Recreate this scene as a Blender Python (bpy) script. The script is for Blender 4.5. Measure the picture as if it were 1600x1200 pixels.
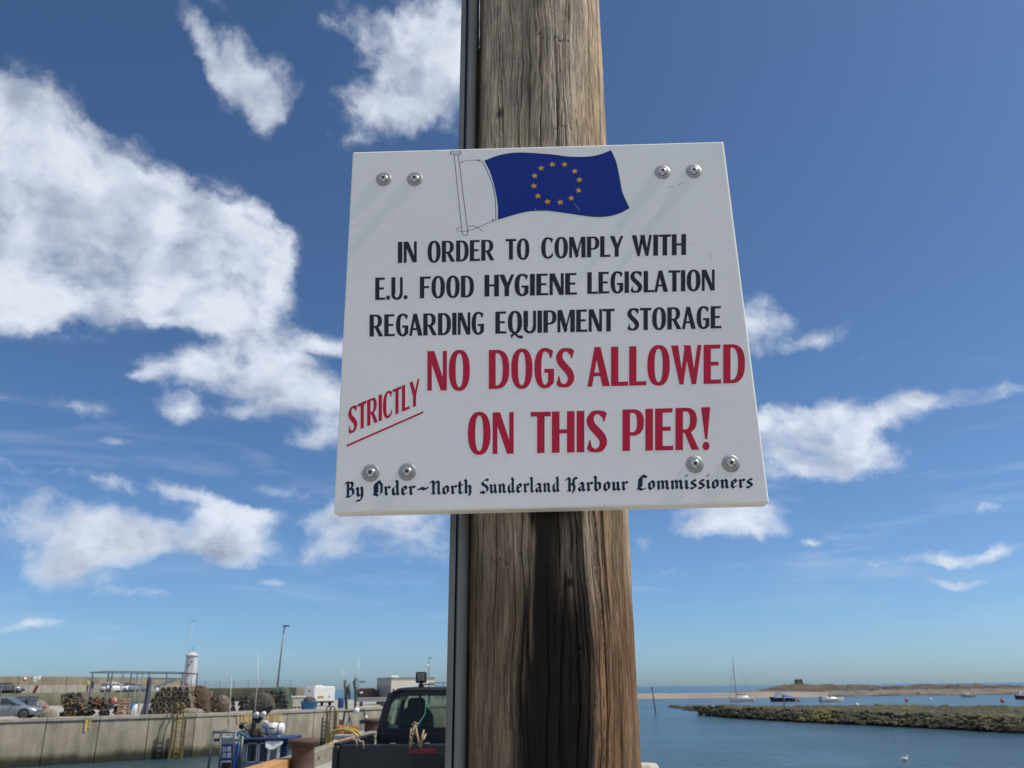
import bpy, bmesh, math, random
import numpy as np
from mathutils import Vector, Matrix, Euler
from mathutils.geometry import delaunay_2d_cdt

random.seed(7); rng = np.random.default_rng(11)
R = math.radians
scene = bpy.context.scene
for o in list(bpy.data.objects): bpy.data.objects.remove(o)
col = scene.collection

# ------------------------------------------------------------------ camera
EYE = 1.65
FOC, PITCH, ROLL = 1303.0, 0.34927, 0.01092
_fw = Vector((0, math.cos(PITCH), math.sin(PITCH)))
_up = Vector((0, -math.sin(PITCH), math.cos(PITCH)))
_rt = Vector((1, 0, 0))
CX = _rt * math.cos(ROLL) - _up * math.sin(ROLL)
CU = _rt * math.sin(ROLL) + _up * math.cos(ROLL)
cam = bpy.data.cameras.new("camera"); camo = bpy.data.objects.new("camera", cam); col.objects.link(camo)
camo.matrix_world = Matrix.Translation((0, 0, EYE)) @ Matrix((CX, CU, -_fw)).transposed().to_4x4()
cam.sensor_width = 36; cam.lens = FOC * 36 / 1600; cam.clip_start = 0.05; cam.clip_end = 60000
cam.dof.use_dof = True; cam.dof.focus_distance = 1.38; cam.dof.aperture_fstop = 14
scene.camera = camo
scene.render.engine = 'CYCLES'

def ray(px, py): return (_fw * FOC + CX * (px - 800) - CU * (py - 600)).normalized()
def P(px, py, Y):                       # point in the place at distance Y seen in direction of photo pixel
    d = ray(px, py); d = d * (Y / d.y); return Vector((d.x, d.y, d.z + EYE))
def G(px, Y, z=0.0):                    # point standing on level z
    d = ray(px, 1085); return Vector((d.x / d.y * Y, Y, z))

# ------------------------------------------------------------------ world, sun
SUN = Vector((0.60, -0.034, 0.80)).normalized()
sun_el = math.asin(SUN.z); sun_az = math.atan2(SUN.x, SUN.y)
w = bpy.data.worlds.new("World"); scene.world = w; w.use_nodes = True
nt = w.node_tree; N = nt.nodes; L = nt.links; N.clear()
def nn(tree, t, **k):
    n = tree.nodes.new(t)
    for a, b in k.items():
        if a.startswith('i_'):
            a = a[2:]; a = int(a) if a.isdigit() else a
            n.inputs[a].default_value = b
        else: setattr(n, a, b)
    return n
def mth(tree, op, a, b=None, c=None, clamp=False):
    n = tree.nodes.new('ShaderNodeMath'); n.operation = op; n.use_clamp = clamp
    for i, v in enumerate((a, b, c)):
        if v is None: continue
        if hasattr(v, 'links') or hasattr(v, 'is_output'): tree.links.new(v, n.inputs[i])
        else: n.inputs[i].default_value = v
    return n.outputs[0]
sky = nn(nt, 'ShaderNodeTexSky', sky_type='NISHITA', sun_disc=False, sun_elevation=sun_el, sun_rotation=sun_az,
         air_density=0.65, dust_density=0.8, ozone_density=6.0, altitude=0)
geo = nn(nt, 'ShaderNodeTexCoord')
sep = nn(nt, 'ShaderNodeSeparateXYZ'); L.new(geo.outputs['Generated'], sep.inputs[0])
az = mth(nt, 'ARCTAN2', sep.outputs[0], sep.outputs[1]); el = mth(nt, 'ARCSINE', sep.outputs[2])
cmb = nn(nt, 'ShaderNodeCombineXYZ'); L.new(az, cmb.inputs[0]); L.new(el, cmb.inputs[1])
def wn(scale, detail, rough, vec, dist=0.0):
    n = nn(nt, 'ShaderNodeTexNoise'); n.inputs['Scale'].default_value = scale; n.inputs['Detail'].default_value = detail
    n.inputs['Roughness'].default_value = rough; n.inputs['Distortion'].default_value = dist
    L.new(vec, n.inputs['Vector']); return n
# domain warp of the (azimuth, elevation) coordinate
wz = wn(5.0, 6, 0.6, cmb.outputs[0])
wsub = nn(nt, 'ShaderNodeVectorMath', operation='SUBTRACT'); L.new(wz.outputs['Color'], wsub.inputs[0]); wsub.inputs[1].default_value = (.5, .5, .5)
wsc = nn(nt, 'ShaderNodeVectorMath', operation='SCALE'); L.new(wsub.outputs[0], wsc.inputs[0]); wsc.inputs['Scale'].default_value = 0.085
wad = nn(nt, 'ShaderNodeVectorMath', operation='ADD'); L.new(cmb.outputs[0], wad.inputs[0]); L.new(wsc.outputs[0], wad.inputs[1])
def azel(px, py):
    d = ray(px, py); return math.atan2(d.x, d.y), math.asin(d.z)
CLOUDS = [  # px, py, rx, ry, tilt, weight : the cumulus and wisps of the photographed sky
 (-60, 300, 230, 190, 0, 1.5), (70, 270, 170, 130, 25, 1.4), (200, 340, 200, 120, 28, 1.5), (340, 370, 130, 95, 20, 1.5), (395, 370, 70, 60, 0, 1.2),
 (60, 430, 180, 110, 0, 1.3), (250, 430, 210, 85, 0, 1.25), (400, 400, 90, 70, 0, 1.1), (40, 470, 90, 60, 0, .9), (-40, 200, 120, 80, 0, .9),
 (305, 45, 75, 26, 38, .75), (375, 95, 100, 52, 42, .95), (432, 135, 40, 55, 20, .7),
 (640, 30, 130, 75, 0, .85), (700, 110, 100, 100, 0, .8), (590, 165, 115, 56, -25, .85), (560, 25, 60, 34, 0, .55), (640, 110, 100, 75, 0, .7),
 (290, 492, 110, 24, 12, .7), (400, 515, 110, 48, 10, .95), (330, 580, 110, 50, -5, 1.15), (420, 590, 120, 48, 8, 1.15), (480, 640, 120, 50, 0, 1.0), (500, 530, 60, 22, 0, .6),
 (290, 648, 52, 24, 0, .85), (122, 648, 70, 19, 0, .62), (18, 628, 42, 15, 0, .5), (475, 703, 60, 24, 0, .62),
 (130, 755, 170, 15, 6, .5), (300, 772, 90, 14, 8, .5), (60, 820, 220, 62, 4, 1.0), (200, 840, 120, 42, 0, .9), (100, 885, 110, 30, 8, .6),
 (365, 835, 90, 48, 10, 1.0), (345, 862, 80, 26, 0, .8), (400, 802, 80, 14, 4, .5),
 (630, 840, 140, 54, 0, 1.0), (560, 815, 90, 30, 0, .7),
 (1195, 505, 85, 62, 10, 1.25), (1280, 515, 80, 20, -14, .85), (1230, 690, 150, 72, 0, 1.3), (1330, 715, 110, 38, 6, 1.05), (1280, 655, 130, 42, 0, 1.0),
 (1400, 650, 120, 28, -12, .95), (1545, 622, 75, 28, -6, .95), (1452, 628, 26, 14, 0, .7),
 (1120, 805, 110, 25, 0, .75), (1172, 832, 60, 22, 0, .6), (1010, 850, 50, 24, 0, .5), (1545, 852, 120, 12, -8, .62), (1540, 792, 42, 7, -10, .5), (1265, 850, 25, 8, 0, .35),
 (1030, 885, 70, 18, 0, .5), (1100, 830, 60, 16, 0, .55), (1400, 870, 110, 14, -6, .5), (1480, 900, 80, 10, -4, .42), (1340, 800, 50, 10, 0, .42), (450, 770, 90, 14, 8, .45), (180, 700, 60, 12, 0, .4), (380, 650, 50, 18, 0, .5), (230, 600, 40, 14, 0, .4), (520, 860, 60, 26, 0, .55), (250, 930, 120, 14, 0, .4), (60, 960, 120, 12, 0, .4), (430, 905, 30, 10, 0, .4), (1320, 560, 140, 6, -2, .2)]
acc = None
for (px, py, rx, ry, tl, wt) in CLOUDS:
    wt = wt * 1.22 if wt < .8 else wt
    a0, e0 = azel(px, py); a1, _ = azel(px + rx, py); _, e1 = azel(px, py - ry)
    mp = nn(nt, 'ShaderNodeMapping', vector_type='TEXTURE'); L.new(wad.outputs[0], mp.inputs['Vector'])
    mp.inputs['Location'].default_value = (a0, e0, 0); mp.inputs['Rotation'].default_value = (0, 0, -R(tl))
    mp.inputs['Scale'].default_value = (max(a1 - a0, .005) * 1.16, max(e1 - e0, .005) * 1.18, 1)
    gr = nn(nt, 'ShaderNodeTexGradient', gradient_type='SPHERICAL'); L.new(mp.outputs[0], gr.inputs[0])
    acc = mth(nt, 'MULTIPLY', gr.outputs['Fac'], wt) if acc is None else mth(nt, 'MULTIPLY_ADD', gr.outputs['Fac'], wt, acc)
acc = mth(nt, 'MINIMUM', acc, 1.0)
# elsewhere in the sky: unseen clouds of the same sort, cover raised to brighten the board
big = wn(2.3, 5, 0.55, geo.outputs['Generated'])
away = mth(nt, 'MULTIPLY_ADD', mth(nt, 'ABSOLUTE', az), 2.2, -1.55, clamp=True)
away2 = mth(nt, 'MULTIPLY_ADD', el, 3.0, -2.5, clamp=True)
away = mth(nt, 'MAXIMUM', away, away2)
gen = mth(nt, 'MULTIPLY', mth(nt, 'MULTIPLY_ADD', big.outputs['Fac'], 5.0, -1.85, clamp=True), away)
acc = mth(nt, 'MAXIMUM', acc, gen)
strv = nn(nt, 'ShaderNodeVectorMath', operation='MULTIPLY'); L.new(wad.outputs[0], strv.inputs[0]); strv.inputs[1].default_value = (1, 1.35, 1)
fb = wn(7.0, 3, 0.50, strv.outputs[0], 0.0)          # billows
fd = wn(25.0, 10, 0.64, strv.outputs[0], 0.0)         # torn, wispy detail
dens = mth(nt, 'ADD', mth(nt, 'MULTIPLY', acc, 1.0), mth(nt, 'MULTIPLY_ADD', fb.outputs['Fac'], 2.2, -1.16))
dens = mth(nt, 'ADD', dens, mth(nt, 'MULTIPLY_ADD', fd.outputs['Fac'], 1.55, -.79))
gate = mth(nt, 'MULTIPLY_ADD', acc, 3.4, -.12, clamp=True)
mr = nn(nt, 'ShaderNodeMapRange', interpolation_type='SMOOTHSTEP'); L.new(dens, mr.inputs['Value'])
mr.inputs['From Min'].default_value = 0.0; mr.inputs['From Max'].default_value = 1.08
mask = mth(nt, 'MULTIPLY', mr.outputs[0], gate)
mask = mth(nt, 'MULTIPLY', mask, 0.95)
# the light comes from upper right: the side of a billow turned away and its thick base are greyer
shift = nn(nt, 'ShaderNodeVectorMath', operation='ADD'); L.new(strv.outputs[0], shift.inputs[0]); shift.inputs[1].default_value = (.030, .045, 0)
fb2 = wn(7.0, 5, 0.55, shift.outputs[0], 0.0); fb3 = wn(7.0, 5, 0.55, strv.outputs[0], 0.0)
relief = mth(nt, 'MULTIPLY', mth(nt, 'SUBTRACT', fb2.outputs['Fac'], fb3.outputs['Fac']), 3.2)
thick = mth(nt, 'MULTIPLY_ADD', dens, .9, -0.35, clamp=True)
core = wn(3.4, 5, 0.55, wad.outputs[0])
shade = mth(nt, 'MULTIPLY_ADD', mth(nt, 'MULTIPLY', thick, mth(nt, 'MULTIPLY_ADD', core.outputs['Fac'], 3.4, -1.15, clamp=True)), 1.0, relief, clamp=True)
# thin high streaks low in the sky
sv = nn(nt, 'ShaderNodeMapping'); L.new(cmb.outputs[0], sv.inputs[0]); sv.inputs['Scale'].default_value = (2.2, 13, 1); sv.inputs['Rotation'].default_value = (0, 0, .05)
stn_ = wn(2.0, 7, .6, sv.outputs[0], .4)
low_ = mth(nt, 'MULTIPLY_ADD', mth(nt, 'ABSOLUTE', mth(nt, 'SUBTRACT', el, .17)), -6.5, 1.1, clamp=True)
wisp = mth(nt, 'MULTIPLY', mth(nt, 'MULTIPLY_ADD', stn_.outputs['Fac'], 3.2, -1.65, clamp=True), mth(nt, 'MULTIPLY', low_, .42))
mask = mth(nt, 'MAXIMUM', mask, wisp)
cc = nn(nt, 'ShaderNodeMixRGB'); L.new(shade, cc.inputs[0])
cc.inputs[1].default_value = (6.5, 7.0, 7.8, 1); cc.inputs[2].default_value = (2.6, 3.2, 4.2, 1)
# tint of the clear sky
tint = nn(nt, 'ShaderNodeMixRGB', blend_type='MULTIPLY'); tint.inputs[0].default_value = 1; L.new(sky.outputs[0], tint.inputs[1]); tint.inputs[2].default_value = (0.86, 1.01, 1.06, 1)
mx = nn(nt, 'ShaderNodeMixRGB'); L.new(mask, mx.inputs[0]); L.new(tint.outputs[0], mx.inputs[1]); L.new(cc.outputs[0], mx.inputs[2])
bg = nn(nt, 'ShaderNodeBackground'); bg.inputs['Strength'].default_value = 0.1
L.new(mx.outputs[0], bg.inputs[0]); wo = nn(nt, 'ShaderNodeOutputWorld'); L.new(bg.outputs[0], wo.inputs[0])

sl = bpy.data.lights.new("sun", 'SUN'); sl.energy = 3.6; sl.angle = R(0.53); sl.color = (1.0, 0.955, 0.88)
so = bpy.data.objects.new("sun", sl); col.objects.link(so); so.rotation_euler = SUN.to_track_quat('Z', 'Y').to_euler()
scene.view_settings.view_transform = 'Standard'; scene.view_settings.look = 'None'
scene.view_settings.exposure = 0.25; scene.view_settings.gamma = 1.0; scene.view_settings.use_curve_mapping = False

# ------------------------------------------------------------------ materials
MATS = {}
def mat(name, c, rough=0.6, metal=0.0, c2=None, scale=6.0, stretch=(1, 1, 1), bump=0.0, bscale=None, detail=5, spec=0.5, trans=0.0, coords='Object', contrast=2.0, emit=None, rvar=0.0):
    if name in MATS: return MATS[name]
    m = bpy.data.materials.new(name); m.use_nodes = True; t = m.node_tree; b = t.nodes['Principled BSDF']
    b.inputs['Roughness'].default_value = rough; b.inputs['Metallic'].default_value = metal
    b.inputs['Specular IOR Level'].default_value = spec; b.inputs['Transmission Weight'].default_value = trans
    b.inputs['Base Color'].default_value = (*c, 1)
    tc = nn(t, 'ShaderNodeTexCoord'); mp = nn(t, 'ShaderNodeMapping'); t.links.new(tc.outputs[coords], mp.inputs[0]); mp.inputs['Scale'].default_value = stretch
    if c2 is None: c2 = tuple(min(1, x * 0.72) for x in c)
    nz = nn(t, 'ShaderNodeTexNoise'); t.links.new(mp.outputs[0], nz.inputs[0]); nz.inputs['Scale'].default_value = scale; nz.inputs['Detail'].default_value = detail; nz.inputs['Roughness'].default_value = .6
    f = mth(t, 'MULTIPLY_ADD', nz.outputs['Fac'], contrast * 1.6, 0.5 - contrast * 0.8, clamp=True)
    mxx = nn(t, 'ShaderNodeMixRGB'); t.links.new(f, mxx.inputs[0]); mxx.inputs[1].default_value = (*c, 1); mxx.inputs[2].default_value = (*c2, 1)
    t.links.new(mxx.outputs[0], b.inputs['Base Color'])
    if rvar:
        t.links.new(mth(t, 'MULTIPLY_ADD', nz.outputs['Fac'], rvar, rough - rvar / 2), b.inputs['Roughness'])
    if bump:
        n2 = nn(t, 'ShaderNodeTexNoise'); t.links.new(mp.outputs[0], n2.inputs[0]); n2.inputs['Scale'].default_value = bscale or scale * 4; n2.inputs['Detail'].default_value = 6
        bp = nn(t, 'ShaderNodeBump'); bp.inputs['Strength'].default_value = 1.0; bp.inputs['Distance'].default_value = bump
        t.links.new(n2.outputs['Fac'], bp.inputs['Height']); t.links.new(bp.outputs[0], b.inputs['Normal'])
    if emit: b.inputs['Emission Color'].default_value = (*emit[:3], 1); b.inputs['Emission Strength'].default_value = emit[3]
    MATS[name] = m; return m
def banded(name, ramp, zlo, zhi, rough=.9, nscale=.8, zwob=.5, streak=.25, bump=.02, spec=.3):
    """masonry whose own colour changes with height (tide-mark, weed) with vertical run-off stains"""
    m = bpy.data.materials.new(name); m.use_nodes = True; t = m.node_tree; b = t.nodes['Principled BSDF']
    b.inputs['Roughness'].default_value = rough; b.inputs['Specular IOR Level'].default_value = spec
    g = nn(t, 'ShaderNodeNewGeometry'); s = nn(t, 'ShaderNodeSeparateXYZ'); t.links.new(g.outputs['Position'], s.inputs[0])
    mp = nn(t, 'ShaderNodeMapping'); t.links.new(g.outputs['Position'], mp.inputs[0]); mp.inputs['Scale'].default_value = (1, 1, .16)
    n1 = nn(t, 'ShaderNodeTexNoise'); t.links.new(mp.outputs[0], n1.inputs[0]); n1.inputs['Scale'].default_value = nscale * 2; n1.inputs['Detail'].default_value = 7; n1.inputs['Roughness'].default_value = .65
    n2 = nn(t, 'ShaderNodeTexNoise'); t.links.new(g.outputs['Position'], n2.inputs[0]); n2.inputs['Scale'].default_value = nscale; n2.inputs['Detail'].default_value = 8
    z = mth(t, 'ADD', s.outputs[2], mth(t, 'MULTIPLY_ADD', n2.outputs['Fac'], zwob * 2, -zwob))
    mr = nn(t, 'ShaderNodeMapRange'); t.links.new(z, mr.inputs[0]); mr.inputs[1].default_value = zlo; mr.inputs[2].default_value = zhi
    cr = nn(t, 'ShaderNodeValToRGB'); t.links.new(mr.outputs[0], cr.inputs[0])
    e = cr.color_ramp.elements; e[0].position = ramp[0][0]; e[0].color = (*ramp[0][1], 1); e[1].position = ramp[-1][0]; e[1].color = (*ramp[-1][1], 1)
    for p_, c_ in ramp[1:-1]: q = e.new(p_); q.color = (*c_, 1)
    mul = nn(t, 'ShaderNodeMixRGB', blend_type='MULTIPLY'); mul.inputs[0].default_value = 1
    f = mth(t, 'MULTIPLY_ADD', n1.outputs['Fac'], streak * 4, 1 - streak * 2.4)
    f = mth(t, 'MULTIPLY', f, mth(t, 'MULTIPLY_ADD', n2.outputs['Fac'], .8, .6))
    t.links.new(cr.outputs[0], mul.inputs[1]); t.links.new(f, mul.inputs[2]); t.links.new(mul.outputs[0], b.inputs['Base Color'])
    n3 = nn(t, 'ShaderNodeTexNoise'); t.links.new(g.outputs['Position'], n3.inputs[0]); n3.inputs['Scale'].default_value = 9; n3.inputs['Detail'].default_value = 6
    bp = nn(t, 'ShaderNodeBump'); bp.inputs['Distance'].default_value = bump; t.links.new(n3.outputs['Fac'], bp.inputs['Height']); t.links.new(bp.outputs[0], b.inputs['Normal'])
    MATS[name] = m; return m

# ------------------------------------------------------------------ mesh builder
class MB:
    def __init__(s): s.v = []; s.f = []; s.sm = []
    def add(s, vs, fs, smooth=False):
        o = len(s.v); s.v += [tuple(v) for v in vs]; s.f += [tuple(i + o for i in f) for f in fs]; s.sm += [smooth] * len(fs)
    def box(s, c, d, rz=0, M=None):
        x, y, z = d[0] / 2, d[1] / 2, d[2] / 2
        vs = [Vector((a * x, b * y, e * z)) for a in (-1, 1) for b in (-1, 1) for e in (-1, 1)]
        if rz: m = Matrix.Rotation(rz, 3, 'Z'); vs = [m @ v for v in vs]
        if M is not None: vs = [M @ v for v in vs]
        c = Vector(c); s.add([v + c for v in vs], [(0, 1, 3, 2), (4, 6, 7, 5), (0, 4, 5, 1), (2, 3, 7, 6), (0, 2, 6, 4), (1, 5, 7, 3)])
    def bar(s, p, q, w_, h_=None):        # square bar between points
        p = Vector(p); q = Vector(q); h_ = h_ or w_; d = (q - p); ln = d.length
        if ln < 1e-6: return
        M = d.to_track_quat('Z', 'Y').to_matrix(); s.box((p + q) / 2, (w_, h_, ln), M=M)
    def tube(s, pts, r, n=6, cap=True, smooth=True):
        pts = [Vector(p) for p in pts]; rr = r if hasattr(r, '__len__') else [r] * len(pts); vs = []; fs = []
        ref = Vector((0.13, 0.27, 0.95))
        for i, p in enumerate(pts):
            d = (pts[min(i + 1, len(pts) - 1)] - pts[max(i - 1, 0)]).normalized()
            u = d.cross(ref); u = u.normalized() if u.length > .05 else d.cross(Vector((1, 0, 0))).normalized(); v = d.cross(u)
            vs += [p + (u * math.cos(2 * math.pi * k / n) + v * math.sin(2 * math.pi * k / n)) * rr[i] for k in range(n)]
        for i in range(len(pts) - 1):
            for k in range(n): fs.append((i * n + k, i * n + (k + 1) % n, (i + 1) * n + (k + 1) % n, (i + 1) * n + k))
        if cap: fs.append(tuple(range(n - 1, -1, -1))); fs.append(tuple((len(pts) - 1) * n + k for k in range(n)))
        s.add(vs, fs, smooth)
    def lathe(s, prof, n=24, c=(0, 0, 0), M=None, smooth=True):   # prof (r,z)
        vs = []; fs = []; c = Vector(c)
        for r, z in prof:
            for k in range(n):
                v = Vector((r * math.cos(2 * math.pi * k / n), r * math.sin(2 * math.pi * k / n), z)); vs.append((M @ v if M is not None else v) + c)
        for i in range(len(prof) - 1):
            for k in range(n): fs.append((i * n + k, i * n + (k + 1) % n, (i + 1) * n + (k + 1) % n, (i + 1) * n + k))
        fs.append(tuple(range(n - 1, -1, -1))); fs.append(tuple((len(prof) - 1) * n + k for k in range(n)))
        s.add(vs, fs, smooth)
    def prism(s, poly, p0, ax, ay, ext):   # polygon in plane (ax,ay) extruded by ext
        p0 = Vector(p0); ax = Vector(ax); ay = Vector(ay); ext = Vector(ext); n = len(poly)
        a = [p0 + ax * x + ay * y for x, y in poly]; b = [q + ext for q in a]
        s.add(a + b, [tuple(range(n))[::-1], tuple(range(n, 2 * n))] + [(i, (i + 1) % n, n + (i + 1) % n, n + i) for i in range(n)])
    def loft(s, secs, smooth=True, closed=False, cap=True):
        n = len(secs[0]); vs = [v for c in secs for v in c]; fs = []
        for i in range(len(secs) - 1):
            for k in range(n if closed else n - 1): fs.append((i * n + k, i * n + (k + 1) % n, (i + 1) * n + (k + 1) % n, (i + 1) * n + k))
        if cap: fs.append(tuple(range(n))[::-1]); fs.append(tuple((len(secs) - 1) * n + k for k in range(n)))
        s.add(vs, fs, smooth)
    def mesh(s, name):
        me = bpy.data.meshes.new(name); me.from_pydata(s.v, [], s.f); me.polygons.foreach_set('use_smooth', s.sm)
        bm = bmesh.new(); bm.from_mesh(me); bmesh.ops.recalc_face_normals(bm, faces=bm.faces); bm.to_mesh(me); bm.free(); me.update(); return me
    def build(s, name, m, parent=None, bevel=0, **tg):
        me = s.mesh(name); me.materials.append(m); o = bpy.data.objects.new(name, me); col.objects.link(o)
        if parent is not None: o.parent = parent
        if bevel:
            b = o.modifiers.new('bevel', 'BEVEL'); b.width = bevel; b.segments = 2; b.limit_method = 'ANGLE'; b.harden_normals = False
        tag(o, **tg); return o
def tag(o, label=None, category=None, group=None, kind=None):
    for k, v in (('label', label), ('category', category), ('group', group), ('kind', kind)):
        if v: o[k] = v
    return o
def thing(name, loc, label, cat, rz=0, group=None, scale=1):
    o = bpy.data.objects.new(name, None); col.objects.link(o); o.location = loc; o.rotation_euler = (0, 0, rz); o.empty_display_size = .2
    o.scale = (scale,) * 3; return tag(o, label, cat, group)
def dup(root, loc=None, rot=None, label=None, group=None, scale=None):
    def cp(o, par):
        c = o.copy(); col.objects.link(c)
        if par is not None: c.parent = par
        for ch in list(o.children): cp(ch, c)
        return c
    c = cp(root, None)
    if loc is not None: c.location = loc
    if rot is not None: c.rotation_euler = rot
    if scale is not None: c.scale = scale if hasattr(scale, '__len__') else (scale,) * 3
    if label: c['label'] = label
    if group: c['group'] = group
    return c
# ================================================================== THE SETTING
WATER = -2.8
def grid_mesh(name, X, Y, Z, m, smooth=True, colr=None, attr='Col'):
    h, wd = X.shape; me = bpy.data.meshes.new(name); co = np.stack([X, Y, Z], -1).reshape(-1, 3).astype(np.float32)
    i = np.arange(h * wd).reshape(h, wd); q = np.stack([i[:-1, :-1], i[:-1, 1:], i[1:, 1:], i[1:, :-1]], -1).reshape(-1, 4)
    me.vertices.add(len(co)); me.vertices.foreach_set('co', co.ravel()); me.loops.add(q.size); me.loops.foreach_set('vertex_index', q.ravel().astype(np.int32))
    me.polygons.add(len(q)); me.polygons.foreach_set('loop_start', np.arange(0, q.size, 4, dtype=np.int32)); me.polygons.foreach_set('use_smooth', np.full(len(q), smooth))
    me.update(calc_edges=True)
    if colr is not None:
        a = me.color_attributes.new(attr, 'FLOAT_COLOR', 'POINT'); c4 = np.ones((len(co), 4), np.float32); c4[:, :3] = colr.reshape(-1, 3); a.data.foreach_set('color', c4.ravel())
    me.materials.append(m); o = bpy.data.objects.new(name, me); col.objects.link(o); return o
def vnoise(x, y, seed=0):               # smooth value noise, numpy
    xi = np.floor(x).astype(np.int64); yi = np.floor(y).astype(np.int64); fx = x - xi; fy = y - yi
    fx = fx * fx * (3 - 2 * fx); fy = fy * fy * (3 - 2 * fy)
    def h(a, b):
        n = (a * 374761393 + b * 668265263 + seed * 1442695041) & 0xffffffff; n = ((n ^ (n >> 13)) * 1274126177) & 0xffffffff; return ((n ^ (n >> 16)) & 0xffff) / 65535.0
    return (h(xi, yi) * (1 - fx) + h(xi + 1, yi) * fx) * (1 - fy) + (h(xi, yi + 1) * (1 - fx) + h(xi + 1, yi + 1) * fx) * fy
def fbm(x, y, o=5, seed=0, g=.5):
    a = 1; s = 0; t = 0
    for k in range(o): s = s + a * vnoise(x * 2 ** k + 17.3 * k, y * 2 ** k - 9.1 * k, seed + k); t += a; a *= g
    return s / t

# ---- water
m = bpy.data.materials.new('sea_water'); m.use_nodes = True; t = m.node_tree; b = t.nodes['Principled BSDF']
b.inputs['Base Color'].default_value = (0.035, 0.085, 0.12, 1); b.inputs['Roughness'].default_value = 0.20; b.inputs['IOR'].default_value = 1.33
g = nn(t, 'ShaderNodeNewGeometry')
mp1 = nn(t, 'ShaderNodeMapping'); t.links.new(g.outputs['Position'], mp1.inputs[0]); mp1.inputs['Scale'].default_value = (1.0, .6, 1); mp1.inputs['Rotation'].default_value = (0, 0, .3)
n1 = nn(t, 'ShaderNodeTexNoise'); t.links.new(mp1.outputs[0], n1.inputs[0]); n1.inputs['Scale'].default_value = 1.2; n1.inputs['Detail'].default_value = 9; n1.inputs['Roughness'].default_value = .62; n1.inputs['Distortion'].default_value = .6
n2 = nn(t, 'ShaderNodeTexNoise'); t.links.new(g.outputs['Position'], n2.inputs[0]); n2.inputs['Scale'].default_value = .045; n2.inputs['Detail'].default_value = 4
bp = nn(t, 'ShaderNodeBump'); bp.inputs['Strength'].default_value = 1; t.links.new(n1.outputs['Fac'], bp.inputs['Height'])
t.links.new(mth(t, 'MULTIPLY_ADD', mth(t, 'MULTIPLY_ADD', n2.outputs['Fac'], 4, -1.6, clamp=True), 0.50, 0.16), bp.inputs['Distance']); t.links.new(bp.outputs[0], b.inputs['Normal'])
mixw = nn(t, 'ShaderNodeMixRGB'); t.links.new(mth(t, 'MULTIPLY_ADD', n2.outputs['Fac'], 3, -1.0, clamp=True), mixw.inputs[0])
mixw.inputs[1].default_value = (0.022, 0.052, 0.075, 1); mixw.inputs[2].default_value = (0.034, 0.070, 0.085, 1); t.links.new(mixw.outputs[0], b.inputs['Base Color'])
q = MB(); q.add([(-30000, -2000, WATER), (30000, -2000, WATER), (30000, 30000, WATER), (-30000, 30000, WATER)], [(0, 1, 2, 3)])
q.build('sea', m, kind='structure')
q = MB(); q.add([(-30000, -2000, -9), (30000, -2000, -9), (30000, 30000, -9), (-30000, 30000, -9)], [(0, 1, 2, 3)])
q.build('seabed', mat('seabed', (.06, .08, .07)), kind='structure')

# ---- masonry
conc = banded('harbour_concrete', [(0, (.022, .025, .016)), (.13, (.04, .04, .025)), (.20, (.12, .105, .07)), (.29, (.27, .235, .175)), (.6, (.34, .295, .22)), (1, (.37, .325, .25))], WATER, 0.0, zwob=.30, nscale=.7, streak=.34)
copem = mat('coping_stone', (.36, .33, .27), .9, c2=(.26, .23, .18), scale=1.5, bump=.02)
deckm = mat('deck_concrete', (.36, .335, .29), .92, c2=(.27, .25, .22), scale=.35, bump=.01, bscale=6, detail=9, contrast=1.4)
joint = mat('joint', (.05, .045, .035), .95)

# ---- far quay: deck, panelled wall and coping
QL = [(-52, 37.0), (-33.4, 57.0), (-23.4, 65.5), (-12.2, 83.0), (-4.0, 98.0), (1.0, 108.0)]
back = [(3, 150.0), (-47, 150.0), (-64.5, 118.0), (-95, 70.0), (-95, 37.0)]
poly = QL + back
q = MB(); n = len(poly)
ins = [(x - .28 if i < len(QL) else x, y + .22 if i < len(QL) else y) for i, (x, y) in enumerate(poly)]
q.add([(x, y, 0) for x, y in ins] + [(x, y, -8) for x, y in ins], [tuple(range(n)), tuple(range(n, 2 * n))[::-1]] + [(i, n + i, n + (i + 1) % n, (i + 1) % n) for i in range(n)])
q.build('quay_deck', deckm, kind='structure')
wall = thing('harbour_wall', (-33.4, 57.0, WATER), 'long weathered concrete harbour wall across the water with dark tide line', 'harbour wall')
W0 = Vector((-33.4, 57.0, WATER))
for a, b_ in zip(QL[:-1], QL[1:]):
    a = Vector((*a, 0)); b_ = Vector((*b_, 0)); d = b_ - a; ln = d.length; d.normalize(); nrm = Vector((d.y, -d.x, 0)); k = max(1, round(ln / 3.1))
    for i in range(k):
        p = a + d * (ln * i / k); e = a + d * (ln * (i + 1) / k); wd = ln / k - .045; rz = math.atan2(d.y, d.x); off = random.uniform(0, .035)
        q = MB(); c = (p + e) / 2 - nrm * (.17 - off); q.box((c.x - W0.x, c.y - W0.y, 2.8 - .14 - 3.4), (wd, .34, 6.8), rz=rz); q.build('wall_panel', conc, wall, bevel=.02)
        q = MB(); c = (p + e) / 2 - nrm * (.2 - .02); q.box((c.x - W0.x, c.y - W0.y, 2.8 - .01), (wd + .02, .55, .24), rz=rz); q.build('coping_stone', copem, wall, bevel=.03)

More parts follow.
